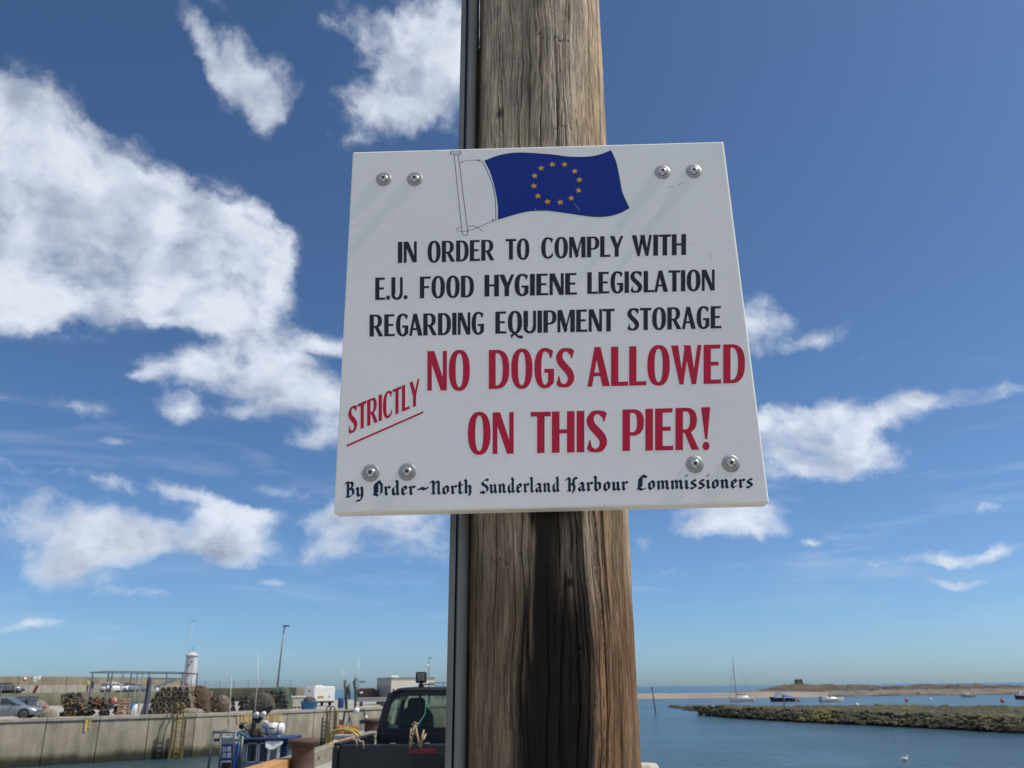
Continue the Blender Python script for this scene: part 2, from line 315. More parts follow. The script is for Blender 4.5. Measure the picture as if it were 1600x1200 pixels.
# ---- outer breakwater: raised roadway and parapet behind the quay
bwm = banded('breakwater_concrete', [(0, (.10, .10, .06)), (.35, (.17, .165, .11)), (.7, (.24, .21, .15)), (1, (.26, .225, .165))], 0, 3.9, zwob=.3, nscale=.35, streak=.25)
BW = [(-120, 66.0), (-66.5, 115.0), (-52.5, 140.5), (-49.2, 147)]
def strip(name, pl, inn, out, z0, z1, m, parent=None, seg=None, **k):
    q = MB()
    def side(off):
        r = []
        for i, (x, y) in enumerate(pl):
            a = Vector(pl[max(i - 1, 0)]); b = Vector(pl[min(i + 1, len(pl) - 1)]); d = (b - a).normalized(); nr = Vector((-d.y, d.x)); r.append((x + nr.x * off, y + nr.y * off))
        return r
    A = side(inn); B = side(out)
    q.loft([[(A[i][0], A[i][1], z0), (A[i][0], A[i][1], z1), (B[i][0], B[i][1], z1), (B[i][0], B[i][1], z0)] for i in range(len(pl))], smooth=False, closed=True)
    return q.build(name, m, parent, **k)
strip('roadway', BW, 0, 9.5, -8, 1.62, bwm, kind='structure')
pw = thing('parapet_wall', (0, 0, 0), 'tall tan concrete parapet wall running behind the raised breakwater road', 'wall')
for a, b_ in zip(BW[:-1], BW[1:]):
    a = Vector((*a, 0)); b_ = Vector((*b_, 0)); d = (b_ - a); ln = d.length; d.normalize(); nr = Vector((-d.y, d.x, 0)); k = max(1, round(ln / 7))
    for i in range(k):
        c = a + d * (ln * (i + .5) / k) + nr * 9.0; q = MB(); q.box((c.x, c.y, 2.95), (ln / k - .06, .9, 1.9), rz=math.atan2(d.y, d.x)); q.build('wall_block', bwm, pw, bevel=.05)
        c = a + d * (ln * (i + .5) / k) + nr * 8.2; q = MB(); q.box((c.x, c.y, 2.12), (ln / k - .02, .7, .96), rz=math.atan2(d.y, d.x)); q.build('wall_step', copem, pw, bevel=.04)
steel = mat('galvanised_steel', (.38, .40, .42), .5, .6, c2=(.28, .29, .30), scale=3)
rail = thing('guard_rail', (0, 0, 0), 'grey tubular guard rail along the edge of the raised breakwater road', 'railing')
q = MB()
for a, b_ in zip(BW[:-1], BW[1:]):
    a = Vector((*a, 0)); b_ = Vector((*b_, 0)); d = (b_ - a); ln = d.length; d.normalize(); nr = Vector((-d.y, d.x, 0)); k = round(ln / 1.8)
    for z in (2.62, 2.15): q.bar(a + nr * .3 + Vector((0, 0, z)), b_ + nr * .3 + Vector((0, 0, z)), .06)
    if a.x > -100:
        for i in range(k): c = a + d * (ln * i / k) + nr * .3; pq = MB(); pq.bar((c.x, c.y, 1.6), (c.x, c.y, 2.65), .07); pq.build('post', steel, rail)
q.build('rail', steel, rail)
# low arm of the breakwater to the right of the lighthouse, with its fence
arm = MB(); arm.box((-45.0, 149.5, -3.2), (18.0, 7, 10.6)); arm.build('breakwater_arm', bwm, kind='structure', bevel=.05)
fn = thing('mesh_fence', (-45, 146.3, 2.1), 'thin grey wire fence on the low breakwater right of the lighthouse', 'fence')
q = MB()
for i in range(46): q.bar((-8.6 + i * .36, 0, 0), (-8.6 + i * .36, 0, 1.05), .018)
for z in (.15, .6, 1.05): q.bar((-8.6, 0, z), (8.0, 0, z), .025)
q.build('wire_panel', steel, fn)
for i in range(8): q = MB(); q.bar((-8.6 + i * 2.37, .03, 0), (-8.6 + i * 2.37, .03, 1.15), .08); q.build('post', steel, fn)

# ---- our own pier: deck, stone edge, timber kerb
PX0, PX1 = -4.75, 2.55
q = MB(); q.box(((PX0 + PX1) / 2, -6, -4.0), (PX1 - PX0, 84, 8)); q.build('pier_deck', deckm, kind='structure')
kerb = thing('timber_kerb', (PX0, 0, 0), 'kerb of big square timbers, some fresh orange and some grey, along the pier edge', 'kerb')
oldt = mat('old_kerb_timber', (.26, .235, .185), .9, c2=(.15, .135, .085), scale=2.2, stretch=(6, .6, 6), bump=.012)
newt = mat('new_kerb_timber', (.50, .27, .10), .75, c2=(.36, .17, .055), scale=2.5, stretch=(8, .5, 8), bump=.006)
y = -36.0; segs = [(-36, -20, 0), (-20, -8, 0), (-8, 4, 0), (4, 12.2, 0), (12.2, 18.9, 1), (18.9, 23.3, 0), (23.3, 26.4, 1), (26.4, 35.9, 0)]
for i, (a, b_, nw) in enumerate(segs):
    q = MB(); q.box((random.uniform(-.01, .02) + .0, (a + b_) / 2, .165 + random.uniform(-.01, .02)), (.34, b_ - a - .03, .33)); q.build('kerb_beam', newt if nw else oldt, kerb, bevel=.02, label='fresh orange timber beam' if nw else None)
    for k in range(int((b_ - a) / 1.6)):
        yy = a + .6 + 1.6 * k
        if yy > 8: pb = MB(); pb.lathe([(.035, 0), (.035, .02), (.02, .03)], 8, c=(.172, yy, .17), M=Matrix.Rotation(R(90), 3, 'Y')); pb.build('bolt', mat('rust', (.16, .07, .04), .8), kerb)

# ---- reef, far sand bar, rocky island
def land(name, poly_fn, x0, x1, y0, y1, nx, ny, m, zf):
    X, Y = np.meshgrid(np.linspace(x0, x1, nx), np.linspace(y0, y1, ny)); Z = zf(X, Y); return tag(grid_mesh(name, X, Y, Z, m, smooth=False), kind='structure')
def rockmat(name, stops, zlo, zhi, ns=.6, zw=.3, rough=.9, bump=.08):
    return banded(name, stops, zlo, zhi, rough=rough, nscale=ns, zwob=zw, streak=.12, bump=bump, spec=.25)
reefm = rockmat('reef_rock', [(0, (.012, .013, .008)), (.2, (.05, .05, .03)), (.4, (.16, .145, .075)), (.65, (.10, .10, .06)), (1, (.14, .115, .08))], WATER, WATER + 1.6, zw=.6)
# front shore of the reef, nearer at the right: pixel -> place
front = [(1092, 145), (1150, 128), (1250, 113), (1350, 103), (1450, 94), (1550, 86), (1640, 80), (1800, 70), (2100, 55)]
fx = np.array([G(a, b_).x for a, b_ in front]); fy = np.array([b_ for a, b_ in front], float)
def reef_z(X, Y):
    fr = np.interp(X, fx, fy, left=260); d = Y - fr + (fbm(X / 5, Y / 5, 4, 3) - .5) * 7
    left = np.clip((X - fx[0]) / 6, 0, 1)
    back_edge = 205 + (X - 30) * -.35
    bk = np.clip((back_edge - Y) / 14 + (fbm(X / 12, Y / 12, 4, 8) - .5) * 3, 0, 1)
    ris = np.clip(d / 3.0, -1, 1)
    top = .62 + .45 * np.exp(-((d - 5) / 6) ** 2) - .25 * np.clip((d - 15) / 40, 0, 1)
    n = (fbm(X / 2.2, Y / 2.2, 5, 4) - .5) * 1.3 + (fbm(X / .7, Y / .7, 3, 5) - .5) * .6
    z = np.where(ris > 0, top * ris ** .6 + n * np.clip(ris * 2, 0, 1) * .75, ris * 2)
    pools = np.clip((fbm(X / 22, Y / 6, 3, 21) - .56) * 8, 0, 1) * np.clip((d - 22) / 10, 0, 1)
    z = z - pools * 1.2
    z = z * np.clip(bk, 0.0, 1) - (1 - np.clip(bk, 0, 1)) * 1.0 - (1 - left) * 1.2
    return WATER + z
wm = bpy.data.materials.new('reef_weed'); wm.use_nodes = True; t = wm.node_tree; b = t.nodes['Principled BSDF']; b.inputs['Roughness'].default_value = .85; b.inputs['Specular IOR Level'].default_value = .25
g = nn(t, 'ShaderNodeNewGeometry'); s_ = nn(t, 'ShaderNodeSeparateXYZ'); t.links.new(g.outputs['Position'], s_.inputs[0])
na = nn(t, 'ShaderNodeTexNoise'); t.links.new(g.outputs['Position'], na.inputs[0]); na.inputs['Scale'].default_value = .11; na.inputs['Detail'].default_value = 6
nb = nn(t, 'ShaderNodeTexNoise'); t.links.new(g.outputs['Position'], nb.inputs[0]); nb.inputs['Scale'].default_value = 1.3; nb.inputs['Detail'].default_value = 6; nb.inputs['Roughness'].default_value = .7
c1 = nn(t, 'ShaderNodeValToRGB'); t.links.new(nb.outputs['Fac'], c1.inputs[0]); e = c1.color_ramp.elements
e[0].position = .36; e[0].color = (.014, .014, .012, 1); e[1].position = .76; e[1].color = (.15, .14, .11, 1); k_ = e.new(.47); k_.color = (.06, .058, .04, 1); k_ = e.new(.60); k_.color = (.08, .075, .032, 1)
c2_ = nn(t, 'ShaderNodeMixRGB'); t.links.new(mth(t, 'MULTIPLY_ADD', na.outputs['Fac'], 9, -4.7, clamp=True), c2_.inputs[0]); t.links.new(c1.outputs[0], c2_.inputs[1]); c2_.inputs[2].default_value = (.125, .11, .03, 1)
c3 = nn(t, 'ShaderNodeMixRGB'); t.links.new(mth(t, 'MULTIPLY_ADD', s_.outputs[2], -3.5, WATER * 3.5 + 1.35, clamp=True), c3.inputs[0]); t.links.new(c2_.outputs[0], c3.inputs[1]); c3.inputs[2].default_value = (.010, .011, .008, 1)
t.links.new(c3.outputs[0], b.inputs['Base Color'])
land('reef', None, 24, 130, 52, 235, 560, 760, wm, reef_z)
# tumbled boulders along the reef front (too small to pick apart)
q = MB(); r2 = random.Random(5)
def rock(q, c, r, rg):
    ph = [(0, 0, 1), (0, 0, -1)] + [(math.cos(a * 1.2566 + o_), math.sin(a * 1.2566 + o_), z) for z, o_ in ((.45, 0), (-.45, .6)) for a in range(5)]
    sx, sy, sz = r * rg.uniform(.7, 1.3), r * rg.uniform(.7, 1.3), r * rg.uniform(.5, .9); an = rg.uniform(0, 6)
    vs = []
    for x, y_, z in ph:
        k = rg.uniform(.75, 1.2); X_, Y_, Z_ = x * sx * k, y_ * sy * k, z * sz * k; vs.append((c[0] + X_ * math.cos(an) - Y_ * math.sin(an), c[1] + X_ * math.sin(an) + Y_ * math.cos(an), c[2] + Z_))
    fs = []
    for i in range(5):
        j = (i + 1) % 5; fs += [(0, 2 + i, 2 + j), (2 + i, 7 + i, 2 + j), (2 + j, 7 + i, 7 + j), (1, 7 + j, 7 + i)]
    q.add(vs, fs)
for i in range(6500):
    x = r2.uniform(fx[0], 105); yy = float(np.interp(x, fx, fy)) + abs(r2.gauss(0, 1)) * 2.6 + r2.uniform(-1.2, 2)
    z = float(reef_z(np.array([[x]]), np.array([[yy]]))[0, 0]) if i < 0 else WATER + .1 + min(max(yy - float(np.interp(x, fx, fy)), 0) * .22, 1.0)
    rock(q, (x, yy, z + r2.uniform(-.15, .25)), r2.uniform(.14, .46) * (1 + .35 * (x > 60)), r2)
q.build('shore_boulders', wm, kind='stuff', label='tumbled dark and yellow weed covered boulders along the front of the reef')

sandm = mat('sandbar', (.27, .235, .19), .95, c2=(.20, .17, .14), scale=.05, bump=.1, bscale=.6)
def bar_z(X, Y):
    c = 352 - (X - 50) * .03; d = np.abs(Y - c) - (16 + 5 * fbm(X / 30, X * 0, 3, 2)); return WATER + np.clip(-d / 6, -1, 1.0) * (1.35 + .5 * fbm(X / 9, Y / 9, 3, 6))
land('sandbar', None, -40, 118, 300, 400, 420, 90, sandm, bar_z)
islm = rockmat('island_rock', [(0, (.05, .045, .03)), (.12, (.20, .175, .14)), (.36, (.22, .185, .145)), (.46, (.105, .085, .075)), (.7, (.13, .105, .085)), (1, (.16, .14, .10))], WATER, WATER + 5, ns=.12, zw=.9, bump=.3)
IY = 385.0
ix = [G(p_, IY).x for p_ in (1130, 1175, 1225, 1250, 1290, 1340, 1390, 1470, 1600, 1900)]; ih = [0.0, 1.6, 2.4, 3.7, 3.3, 2.7, 2.4, 2.6, 2.1, 2.1]
def isl_z(X, Y):
    h = np.interp(X, ix, ih); d = np.abs(Y - IY - 6) / (34 + 6 * fbm(X / 20, Y * 0, 2, 9)); base = np.clip(1.15 - d ** 2, -1, 1)
    n = (fbm(X / 9, Y / 9, 5, 14) - .42) * 3.6 + np.round((fbm(X / 16, Y / 10, 3, 15) - .5) * 4) * .5
    return WATER + h * base + n * np.clip(base * 2, 0, 1) * np.clip(h / 2.5, 0, 1)
land('rocky_island', None, ix[0], 420, 345, 425, 560, 130, islm, isl_z)
# ================================================================== THE POLE
def pole_build():
    POLEC = (0.0585, 1.3345 + .143)          # axis at eye level
    cr_t = np.concatenate([np.linspace(-115, 115, 560), np.linspace(121, 239, 18), [245]])
    th = np.radians(cr_t)                   # 0 faces the camera (-y)
    zs = np.concatenate([np.linspace(-1.75, -.24, 24), np.linspace(-.235, 1.52, 800), np.linspace(1.6, 6.2, 34)])
    TH, ZZ = np.meshgrid(th, zs)
    rad = np.interp(ZZ, [-1.75, -.1, .25, .97, 1.31, 6.2], [.1445, .1420, .1410, .1345, .1340, .108])
    S = TH * .15                             # arc length (m)
    # wandering of the grain
    warp = (fbm(S * 5 + 3, ZZ * 1.5, 3, 31) - .5) * .040 + (fbm(S * 18, ZZ * 6, 4, 33) - .5) * .020
    Sw = S + warp
    fine = np.clip((fbm(Sw * 430, ZZ * 30, 4, 41) - .5) * 2.3 + .5, 0, 1); mid = np.clip((fbm(Sw * 120, ZZ * 8, 5, 42) - .5) * 2.0 + .5, 0, 1); low = fbm(S * 13 + 5, ZZ * 3, 4, 43)
    # knot whorls / flame figure
    rings = np.zeros_like(S)
    for (s0, z0, a, b_, amp) in [(.125, 1.12, .03, .16, 1.0), (-.10, 1.05, .022, .07, 1.), (.12, .16, .035, .22, 1.0), (-.06, -.02, .028, .16, .8), (.06, .62, .03, .1, .7), (.145, .02, .03, .14, 1.0)]:
        d = np.sqrt(((Sw - s0) / a) ** 2 + ((ZZ - z0) / b_) ** 2) + .18 * (mid - .5); rings += amp * np.exp(-d * 1.3) * (.5 + .5 * np.sin(d * 26))
    # drying checks (cracks)
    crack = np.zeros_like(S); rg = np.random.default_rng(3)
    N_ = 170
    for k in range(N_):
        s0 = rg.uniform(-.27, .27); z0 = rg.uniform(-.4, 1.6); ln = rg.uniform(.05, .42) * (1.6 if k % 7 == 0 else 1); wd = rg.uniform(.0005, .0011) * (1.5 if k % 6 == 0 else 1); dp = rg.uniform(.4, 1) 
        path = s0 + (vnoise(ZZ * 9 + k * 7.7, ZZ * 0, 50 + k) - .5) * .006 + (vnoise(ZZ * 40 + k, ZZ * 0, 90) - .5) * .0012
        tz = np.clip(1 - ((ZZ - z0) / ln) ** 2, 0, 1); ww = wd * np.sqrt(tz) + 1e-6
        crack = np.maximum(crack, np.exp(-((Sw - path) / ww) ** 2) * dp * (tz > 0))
    # cross scars where the grain is torn
    scar = np.zeros_like(S)
    for (s0, z0, wd) in [(.03, 1.235, .045), (.05, 1.02, .03), (-.075, .195, .045)]:
        path = z0 + (fbm(S * 130, S * 0, 3, int(z0 * 100) + 400) - .5) * .030
        scar = np.maximum(scar, np.exp(-((ZZ - path) / .0022) ** 2) * (np.abs(S - s0) < wd) * (fbm(S * 200, ZZ * 0, 2, 77) > .42))
    knots = np.zeros_like(S)
    for (s0, z0, r_) in [(.03, .155, .0065), (-.107, 1.075, .011), (.045, .055, .002)]:
        knots = np.maximum(knots, np.exp(-(((S - s0) / r_) ** 2 + ((ZZ - z0) / (r_ * 1.1)) ** 2) ** 1.5))
    lumps = (fbm(S * 22, ZZ * 4, 4, 61) - .5)
    edge_bite = np.clip((fbm(S * 60, ZZ * 28, 4, 66) - .62) * 6, 0, 1) * np.clip((np.abs(S) - .19) * 30, 0, 1)
    depth = (mid - .5) * .0016 + (fine - .5) * .0009 - crack * .0034 - scar * .0015 - knots * .004 + lumps * .003 - edge_bite * .003 + rings * .0006
    r_ = rad + depth
    cx = POLEC[0] + ZZ * .0085; X = cx + r_ * np.sin(TH); Y = POLEC[1] - r_ * np.cos(TH)
    # wood colour: warmer to the right, browner low down, darker at lower left
    def C(*c): return np.array(c)[None, None, :]
    def sm(a, b_, x): u = np.clip((x - a) / (b_ - a), 0, 1); return u * u * (3 - 2 * u)
    grey = C(.335, .275, .205); warm = C(.40, .285, .17); brown = C(.135, .072, .034); pale = C(.44, .37, .27)
    base = grey * (0.72 + .6 * low[..., None])
    wmask = sm(.07, .15, S + (low - .5) * .12) * .55
    wmask = np.clip(wmask + .35 * sm(.50, .72, fbm(S * 20, ZZ * 4, 4, 71)), 0, 1)
    c = base * (1 - wmask[..., None]) + warm * wmask[..., None] * (.85 + .3 * mid[..., None])
    pm = sm(.52, .75, fbm(Sw * 45, ZZ * 5, 4, 73)) * .5
    c = c * (1 - pm[..., None]) + pale * pm[..., None]
    lowm = sm(.34, .06, ZZ + (low - .5) * .30) * (.42 + .48 * sm(.0, .08, S))
    gl_ = sm(.30, .10, ZZ) * sm(.03, -.03, S); c = c * (1 - .45 * gl_[..., None])
    c = c * (1 - lowm[..., None]) + (brown * (.8 + .7 * mid[..., None])) * lowm[..., None]
    c = c * (.70 + .60 * fine[..., None]) * (.84 + .32 * mid[..., None])
    blot = np.clip((fbm(S * 26, ZZ * 9, 5, 91) - .5) * 2.2 + .5, 0, 1); c = c * (.80 + .36 * blot[..., None])
    bnd = fbm(S * 9, ZZ * 24, 4, 95); c = c * (.84 + .32 * bnd[..., None])
    c = c * (1 - .38 * np.clip(rings, 0, 1)[..., None])
    # dark runs down the middle below the board, and faint ones above
    edge = (fbm(Sw * 55, ZZ * 5.0, 5, 81) - .5) * .075
    centre = -.012 + .014 * np.sin(ZZ * 5 + .6); half = .054 + .016 * np.sin(ZZ * 7 + 2)
    st = sm(1.1, .62, np.abs(S + edge - centre - .008) / half) * sm(.34, .27, ZZ) 
    win = np.exp(-(((S - .028) / .020) ** 2 + ((ZZ - .19) / .075) ** 2) ** 1.3) * sm(.25, .6, mid + .1)     # bare patch inside the stain
    st = np.clip(st * (1 - .50 * win), 0, 1) * (.93 + .07 * mid)
    side = sm(.11, .12, -S) * 0
    up = np.exp(-((S + .035 + edge * .5) / .016) ** 2) * sm(.9, 1.2, ZZ) * .35
    dark = C(.0085, .0066, .0058)
    c = c * (1 - st[..., None]) + dark * st[..., None] * (.7 + .6 * mid[..., None]); c = c * (1 - up[..., None]) + C(.06, .055, .03) * up[..., None]
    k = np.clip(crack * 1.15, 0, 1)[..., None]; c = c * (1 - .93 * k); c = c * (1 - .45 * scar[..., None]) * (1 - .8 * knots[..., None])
    pm_ = bpy.data.materials.new('weathered_pole_wood'); pm_.use_nodes = True; t = pm_.node_tree; b = t.nodes['Principled BSDF']; b.inputs['Roughness'].default_value = .88; b.inputs['Specular IOR Level'].default_value = .22
    at = nn(t, 'ShaderNodeVertexColor', layer_name='Col'); tc = nn(t, 'ShaderNodeTexCoord'); mp = nn(t, 'ShaderNodeMapping'); mp.inputs['Scale'].default_value = (1, 1, .05); t.links.new(tc.outputs['Object'], mp.inputs[0])
    nz = nn(t, 'ShaderNodeTexNoise'); nz.inputs['Scale'].default_value = 900; nz.inputs['Detail'].default_value = 3; t.links.new(mp.outputs[0], nz.inputs[0])
    mu = nn(t, 'ShaderNodeMixRGB', blend_type='MULTIPLY'); mu.inputs[0].default_value = 1; t.links.new(at.outputs[0], mu.inputs[1]); t.links.new(mth(t, 'MULTIPLY_ADD', nz.outputs['Fac'], 1.1, .45), mu.inputs[2]); t.links.new(mu.outputs[0], b.inputs['Base Color'])
    bp = nn(t, 'ShaderNodeBump'); bp.inputs['Distance'].default_value = .0005; t.links.new(nz.outputs['Fac'], bp.inputs['Height']); t.links.new(bp.outputs[0], b.inputs['Normal'])
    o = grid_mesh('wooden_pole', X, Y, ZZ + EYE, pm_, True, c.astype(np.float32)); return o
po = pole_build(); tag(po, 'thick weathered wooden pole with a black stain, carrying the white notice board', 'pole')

# grey cable cover up the left side of the pole
cg = thing('cable_cover', (-.107, 1.41, 0), 'grey metal cable cover running up the left side of the wooden pole', 'cable cover')
galv = mat('cover_grey', (.20, .205, .19), .6, .05, c2=(.14, .145, .13), scale=12, stretch=(3, 3, .3), bump=.0006, bscale=60)
def lean(x, z): return (x, z)
def cover(prof, name, xo0, xo1):
    q = MB(); secs = []
    for z in np.linspace(0, 6.5, 14):
        k = (z - 1.54) / 1.5; xo = xo0 + (xo1 - xo0) * k; secs.append([(x + xo, y_, z) for x, y_ in prof])
    q.loft(secs, smooth=False, closed=True); return q.build(name, galv, cg)
# flange (flat strip) and the raised round-edged channel
cover([(-.006, .012), (.0045, .008), (.0045, .10), (-.006, .10)], 'flange', .002, .012)
arc = [(.0075, .06)] + [(.0095 + .009 * (1 - math.cos(a)) , .0 - .010 * math.sin(a) + .01) for a in np.linspace(.0, math.pi, 9)] + [(.0275, .06)]
cover(arc, 'channel', .0005, .013)
q = MB(); q.box((.034, .062, 3.2), (.016, .03, 6.4)); q.build('gap_shade_strip', mat('gap_shade_dark', (.045, .05, .055), .7), cg)  # dark strip put in for the shadow between channel and pole

# ================================================================== THE NOTICE BOARD
YAW, LEANB, ROT, BW_, BH_ = -0.01514, 0.00218, 0.00984, 0.68627, 0.67516
_ax = Vector((math.cos(YAW), math.sin(YAW), 0)); _n = Vector((math.sin(YAW), -math.cos(YAW), 0))
_u0 = Vector((0, 0, 1)) * math.cos(LEANB) + _n * math.sin(LEANB)
BA = _ax * math.cos(ROT) + _u0 * math.sin(ROT); BU = -_ax * math.sin(ROT) + _u0 * math.cos(ROT); BN = BA.cross(BU)   # BN: away from viewer?
sign = thing('notice_board', (0, 0, 0), 'white notice board with blue flag, black and red lettering, bolted to the pole', 'sign')
sign.matrix_world = Matrix.Translation((0.05574, 1.3, EYE + 0.6025)) @ Matrix((BA, BU, BN)).transposed().to_4x4()    # local x right, y up, z towards the viewer
m = bpy.data.materials.new('board_paint'); m.use_nodes = True; t = m.node_tree; b = t.nodes['Principled BSDF']; b.inputs['Roughness'].default_value = .42
tc = nn(t, 'ShaderNodeTexCoord'); mp = nn(t, 'ShaderNodeMapping'); mp.inputs['Scale'].default_value = (3.5, 60, 1); t.links.new(tc.outputs['Object'], mp.inputs[0])
n1 = nn(t, 'ShaderNodeTexNoise'); n1.inputs['Scale'].default_value = 9; n1.inputs['Detail'].default_value = 6; n1.inputs['Roughness'].default_value = .7; n1.inputs['Distortion'].default_value = .3; t.links.new(mp.outputs[0], n1.inputs[0])
n2 = nn(t, 'ShaderNodeTexNoise'); n2.inputs['Scale'].default_value = 5; n2.inputs['Detail'].default_value = 7; t.links.new(tc.outputs['Object'], n2.inputs[0])
n3 = nn(t, 'ShaderNodeTexNoise'); n3.inputs['Scale'].default_value = 46; n3.inputs['Detail'].default_value = 5; t.links.new(tc.outputs['Object'], n3.inputs[0])
mxa = nn(t, 'ShaderNodeMixRGB'); t.links.new(mth(t, 'MULTIPLY_ADD', n2.outputs['Fac'], 3, -1.1, clamp=True), mxa.inputs[0]); mxa.inputs[1].default_value = (.87, .855, .80, 1); mxa.inputs[2].default_value = (.82, .805, .76, 1)
mxb = nn(t, 'ShaderNodeMixRGB', blend_type='MULTIPLY'); mxb.inputs[0].default_value = 1; t.links.new(mxa.outputs[0], mxb.inputs[1]); t.links.new(mth(t, 'MULTIPLY_ADD', n1.outputs['Fac'], .26, .87), mxb.inputs[2])
mxc = nn(t, 'ShaderNodeMixRGB'); t.links.new(mth(t, 'MULTIPLY_ADD', n3.outputs['Fac'], 14, -10.4, clamp=True), mxc.inputs[0]); t.links.new(mxb.outputs[0], mxc.inputs[1]); mxc.inputs[2].default_value = (.50, .46, .38, 1)
t.links.new(mxc.outputs[0], b.inputs['Base Color'])
bp = nn(t, 'ShaderNodeBump'); bp.inputs['Distance'].default_value = .00022; t.links.new(n1.outputs['Fac'], bp.inputs['Height']); t.links.new(bp.outputs[0], b.inputs['Normal'])
boardm = m
q = MB(); q.box((0, 0, -.0155), (BW_, BH_, .031)); bo = q.build('board', m, sign, bevel=.003)
bo.modifiers['bevel'].segments = 3

def ccw(p):
    a = sum(p[i][0] * p[(i + 1) % len(p)][1] - p[(i + 1) % len(p)][0] * p[i][1] for i in range(len(p))); return p if a > 0 else p[::-1]
def hull(pts):
    pts_ = sorted(set((float(a), float(b)) for a, b in pts)); lo = []; hi = []
    for seq, st in ((pts_, lo), (pts_[::-1], hi)):
        for p in seq:
            while len(st) > 1 and (st[-1][0] - st[-2][0]) * (p[1] - st[-2][1]) - (st[-1][1] - st[-2][1]) * (p[0] - st[-2][0]) <= 1e-14: st.pop()
            st.append(p)
    return lo[:-1] + hi[:-1]
def fill(polys, name, m, parent, z=.00016):
    vs = []; fs = []
    for p in polys:
        if len(p) == 4: p = hull(p)
        if len(p) < 3: continue
        p = ccw([(float(a), float(b)) for a, b in p]); o = len(vs); vs += [Vector((a * 100, b * 100)) for a, b in p]; fs.append(list(range(o, o + len(p))))
    V, E_, F, ov, oe, of = delaunay_2d_cdt(vs, [], fs, 0, 1e-5)
    F = [f for f, s in zip(F, of) if s]
    me = bpy.data.meshes.new(name); me.from_pydata([(v.x / 100, v.y / 100, z) for v in V], [], F); me.materials.append(m)
    o = bpy.data.objects.new(name, me); col.objects.link(o); o.parent = parent; return o
# ---- hand-painted condensed capitals: each glyph is a list of polygons in a cell one cap-height tall
S_, T_ = .205, .11
def sup(cx, cy, rx, ry, a, n=2.35):
    c, s = math.cos(a), math.sin(a); return (cx + rx * math.copysign(abs(c) ** (2 / n), c), cy + ry * math.copysign(abs(s) ** (2 / n), s))
def ring(cx, cy, rx, ry, wx, wy, a0=0, a1=360, k=30, n=2.35):
    P_ = []
    for i in range(k):
        u, v = R(a0 + (a1 - a0) * i / k), R(a0 + (a1 - a0) * (i + 1) / k)
        P_.append([sup(cx, cy, rx, ry, u, n), sup(cx, cy, rx, ry, v, n), sup(cx, cy, rx - wx, ry - wy, v, n), sup(cx, cy, rx - wx, ry - wy, u, n)])
    return P_
def rect(x0, y0, x1, y1): return [(x0, y0), (x1, y0), (x1, y1), (x0, y1)]
def brush(pts, k=7):
    p = [pts[0]] + list(pts) + [pts[-1]]; o = []
    for i in range(1, len(p) - 2):
        for j in range(k):
            t_ = j / k; o.append([.5 * ((2 * p[i][d]) + (p[i + 1][d] - p[i - 1][d]) * t_ + (2 * p[i - 1][d] - 5 * p[i][d] + 4 * p[i + 1][d] - p[i + 2][d]) * t_ ** 2 + (3 * p[i][d] - p[i - 1][d] - 3 * p[i + 1][d] + p[i + 2][d]) * t_ ** 3) for d in (0, 1, 2)])
    o.append(list(pts[-1])); Lf = []; Rt = []
    for i, (x, y_, w_) in enumerate(o):
        a = o[max(i - 1, 0)]; b_ = o[min(i + 1, len(o) - 1)]; dx, dy = b_[0] - a[0], b_[1] - a[1]; l_ = math.hypot(dx, dy) or 1; nx_, ny_ = -dy / l_ * w_ / 2, dx / l_ * w_ / 2
        Lf.append((x + nx_, y_ + ny_)); Rt.append((x - nx_, y_ - ny_))
    return [[Lf[i], Lf[i + 1], Rt[i + 1], Rt[i]] for i in range(len(o) - 1)]
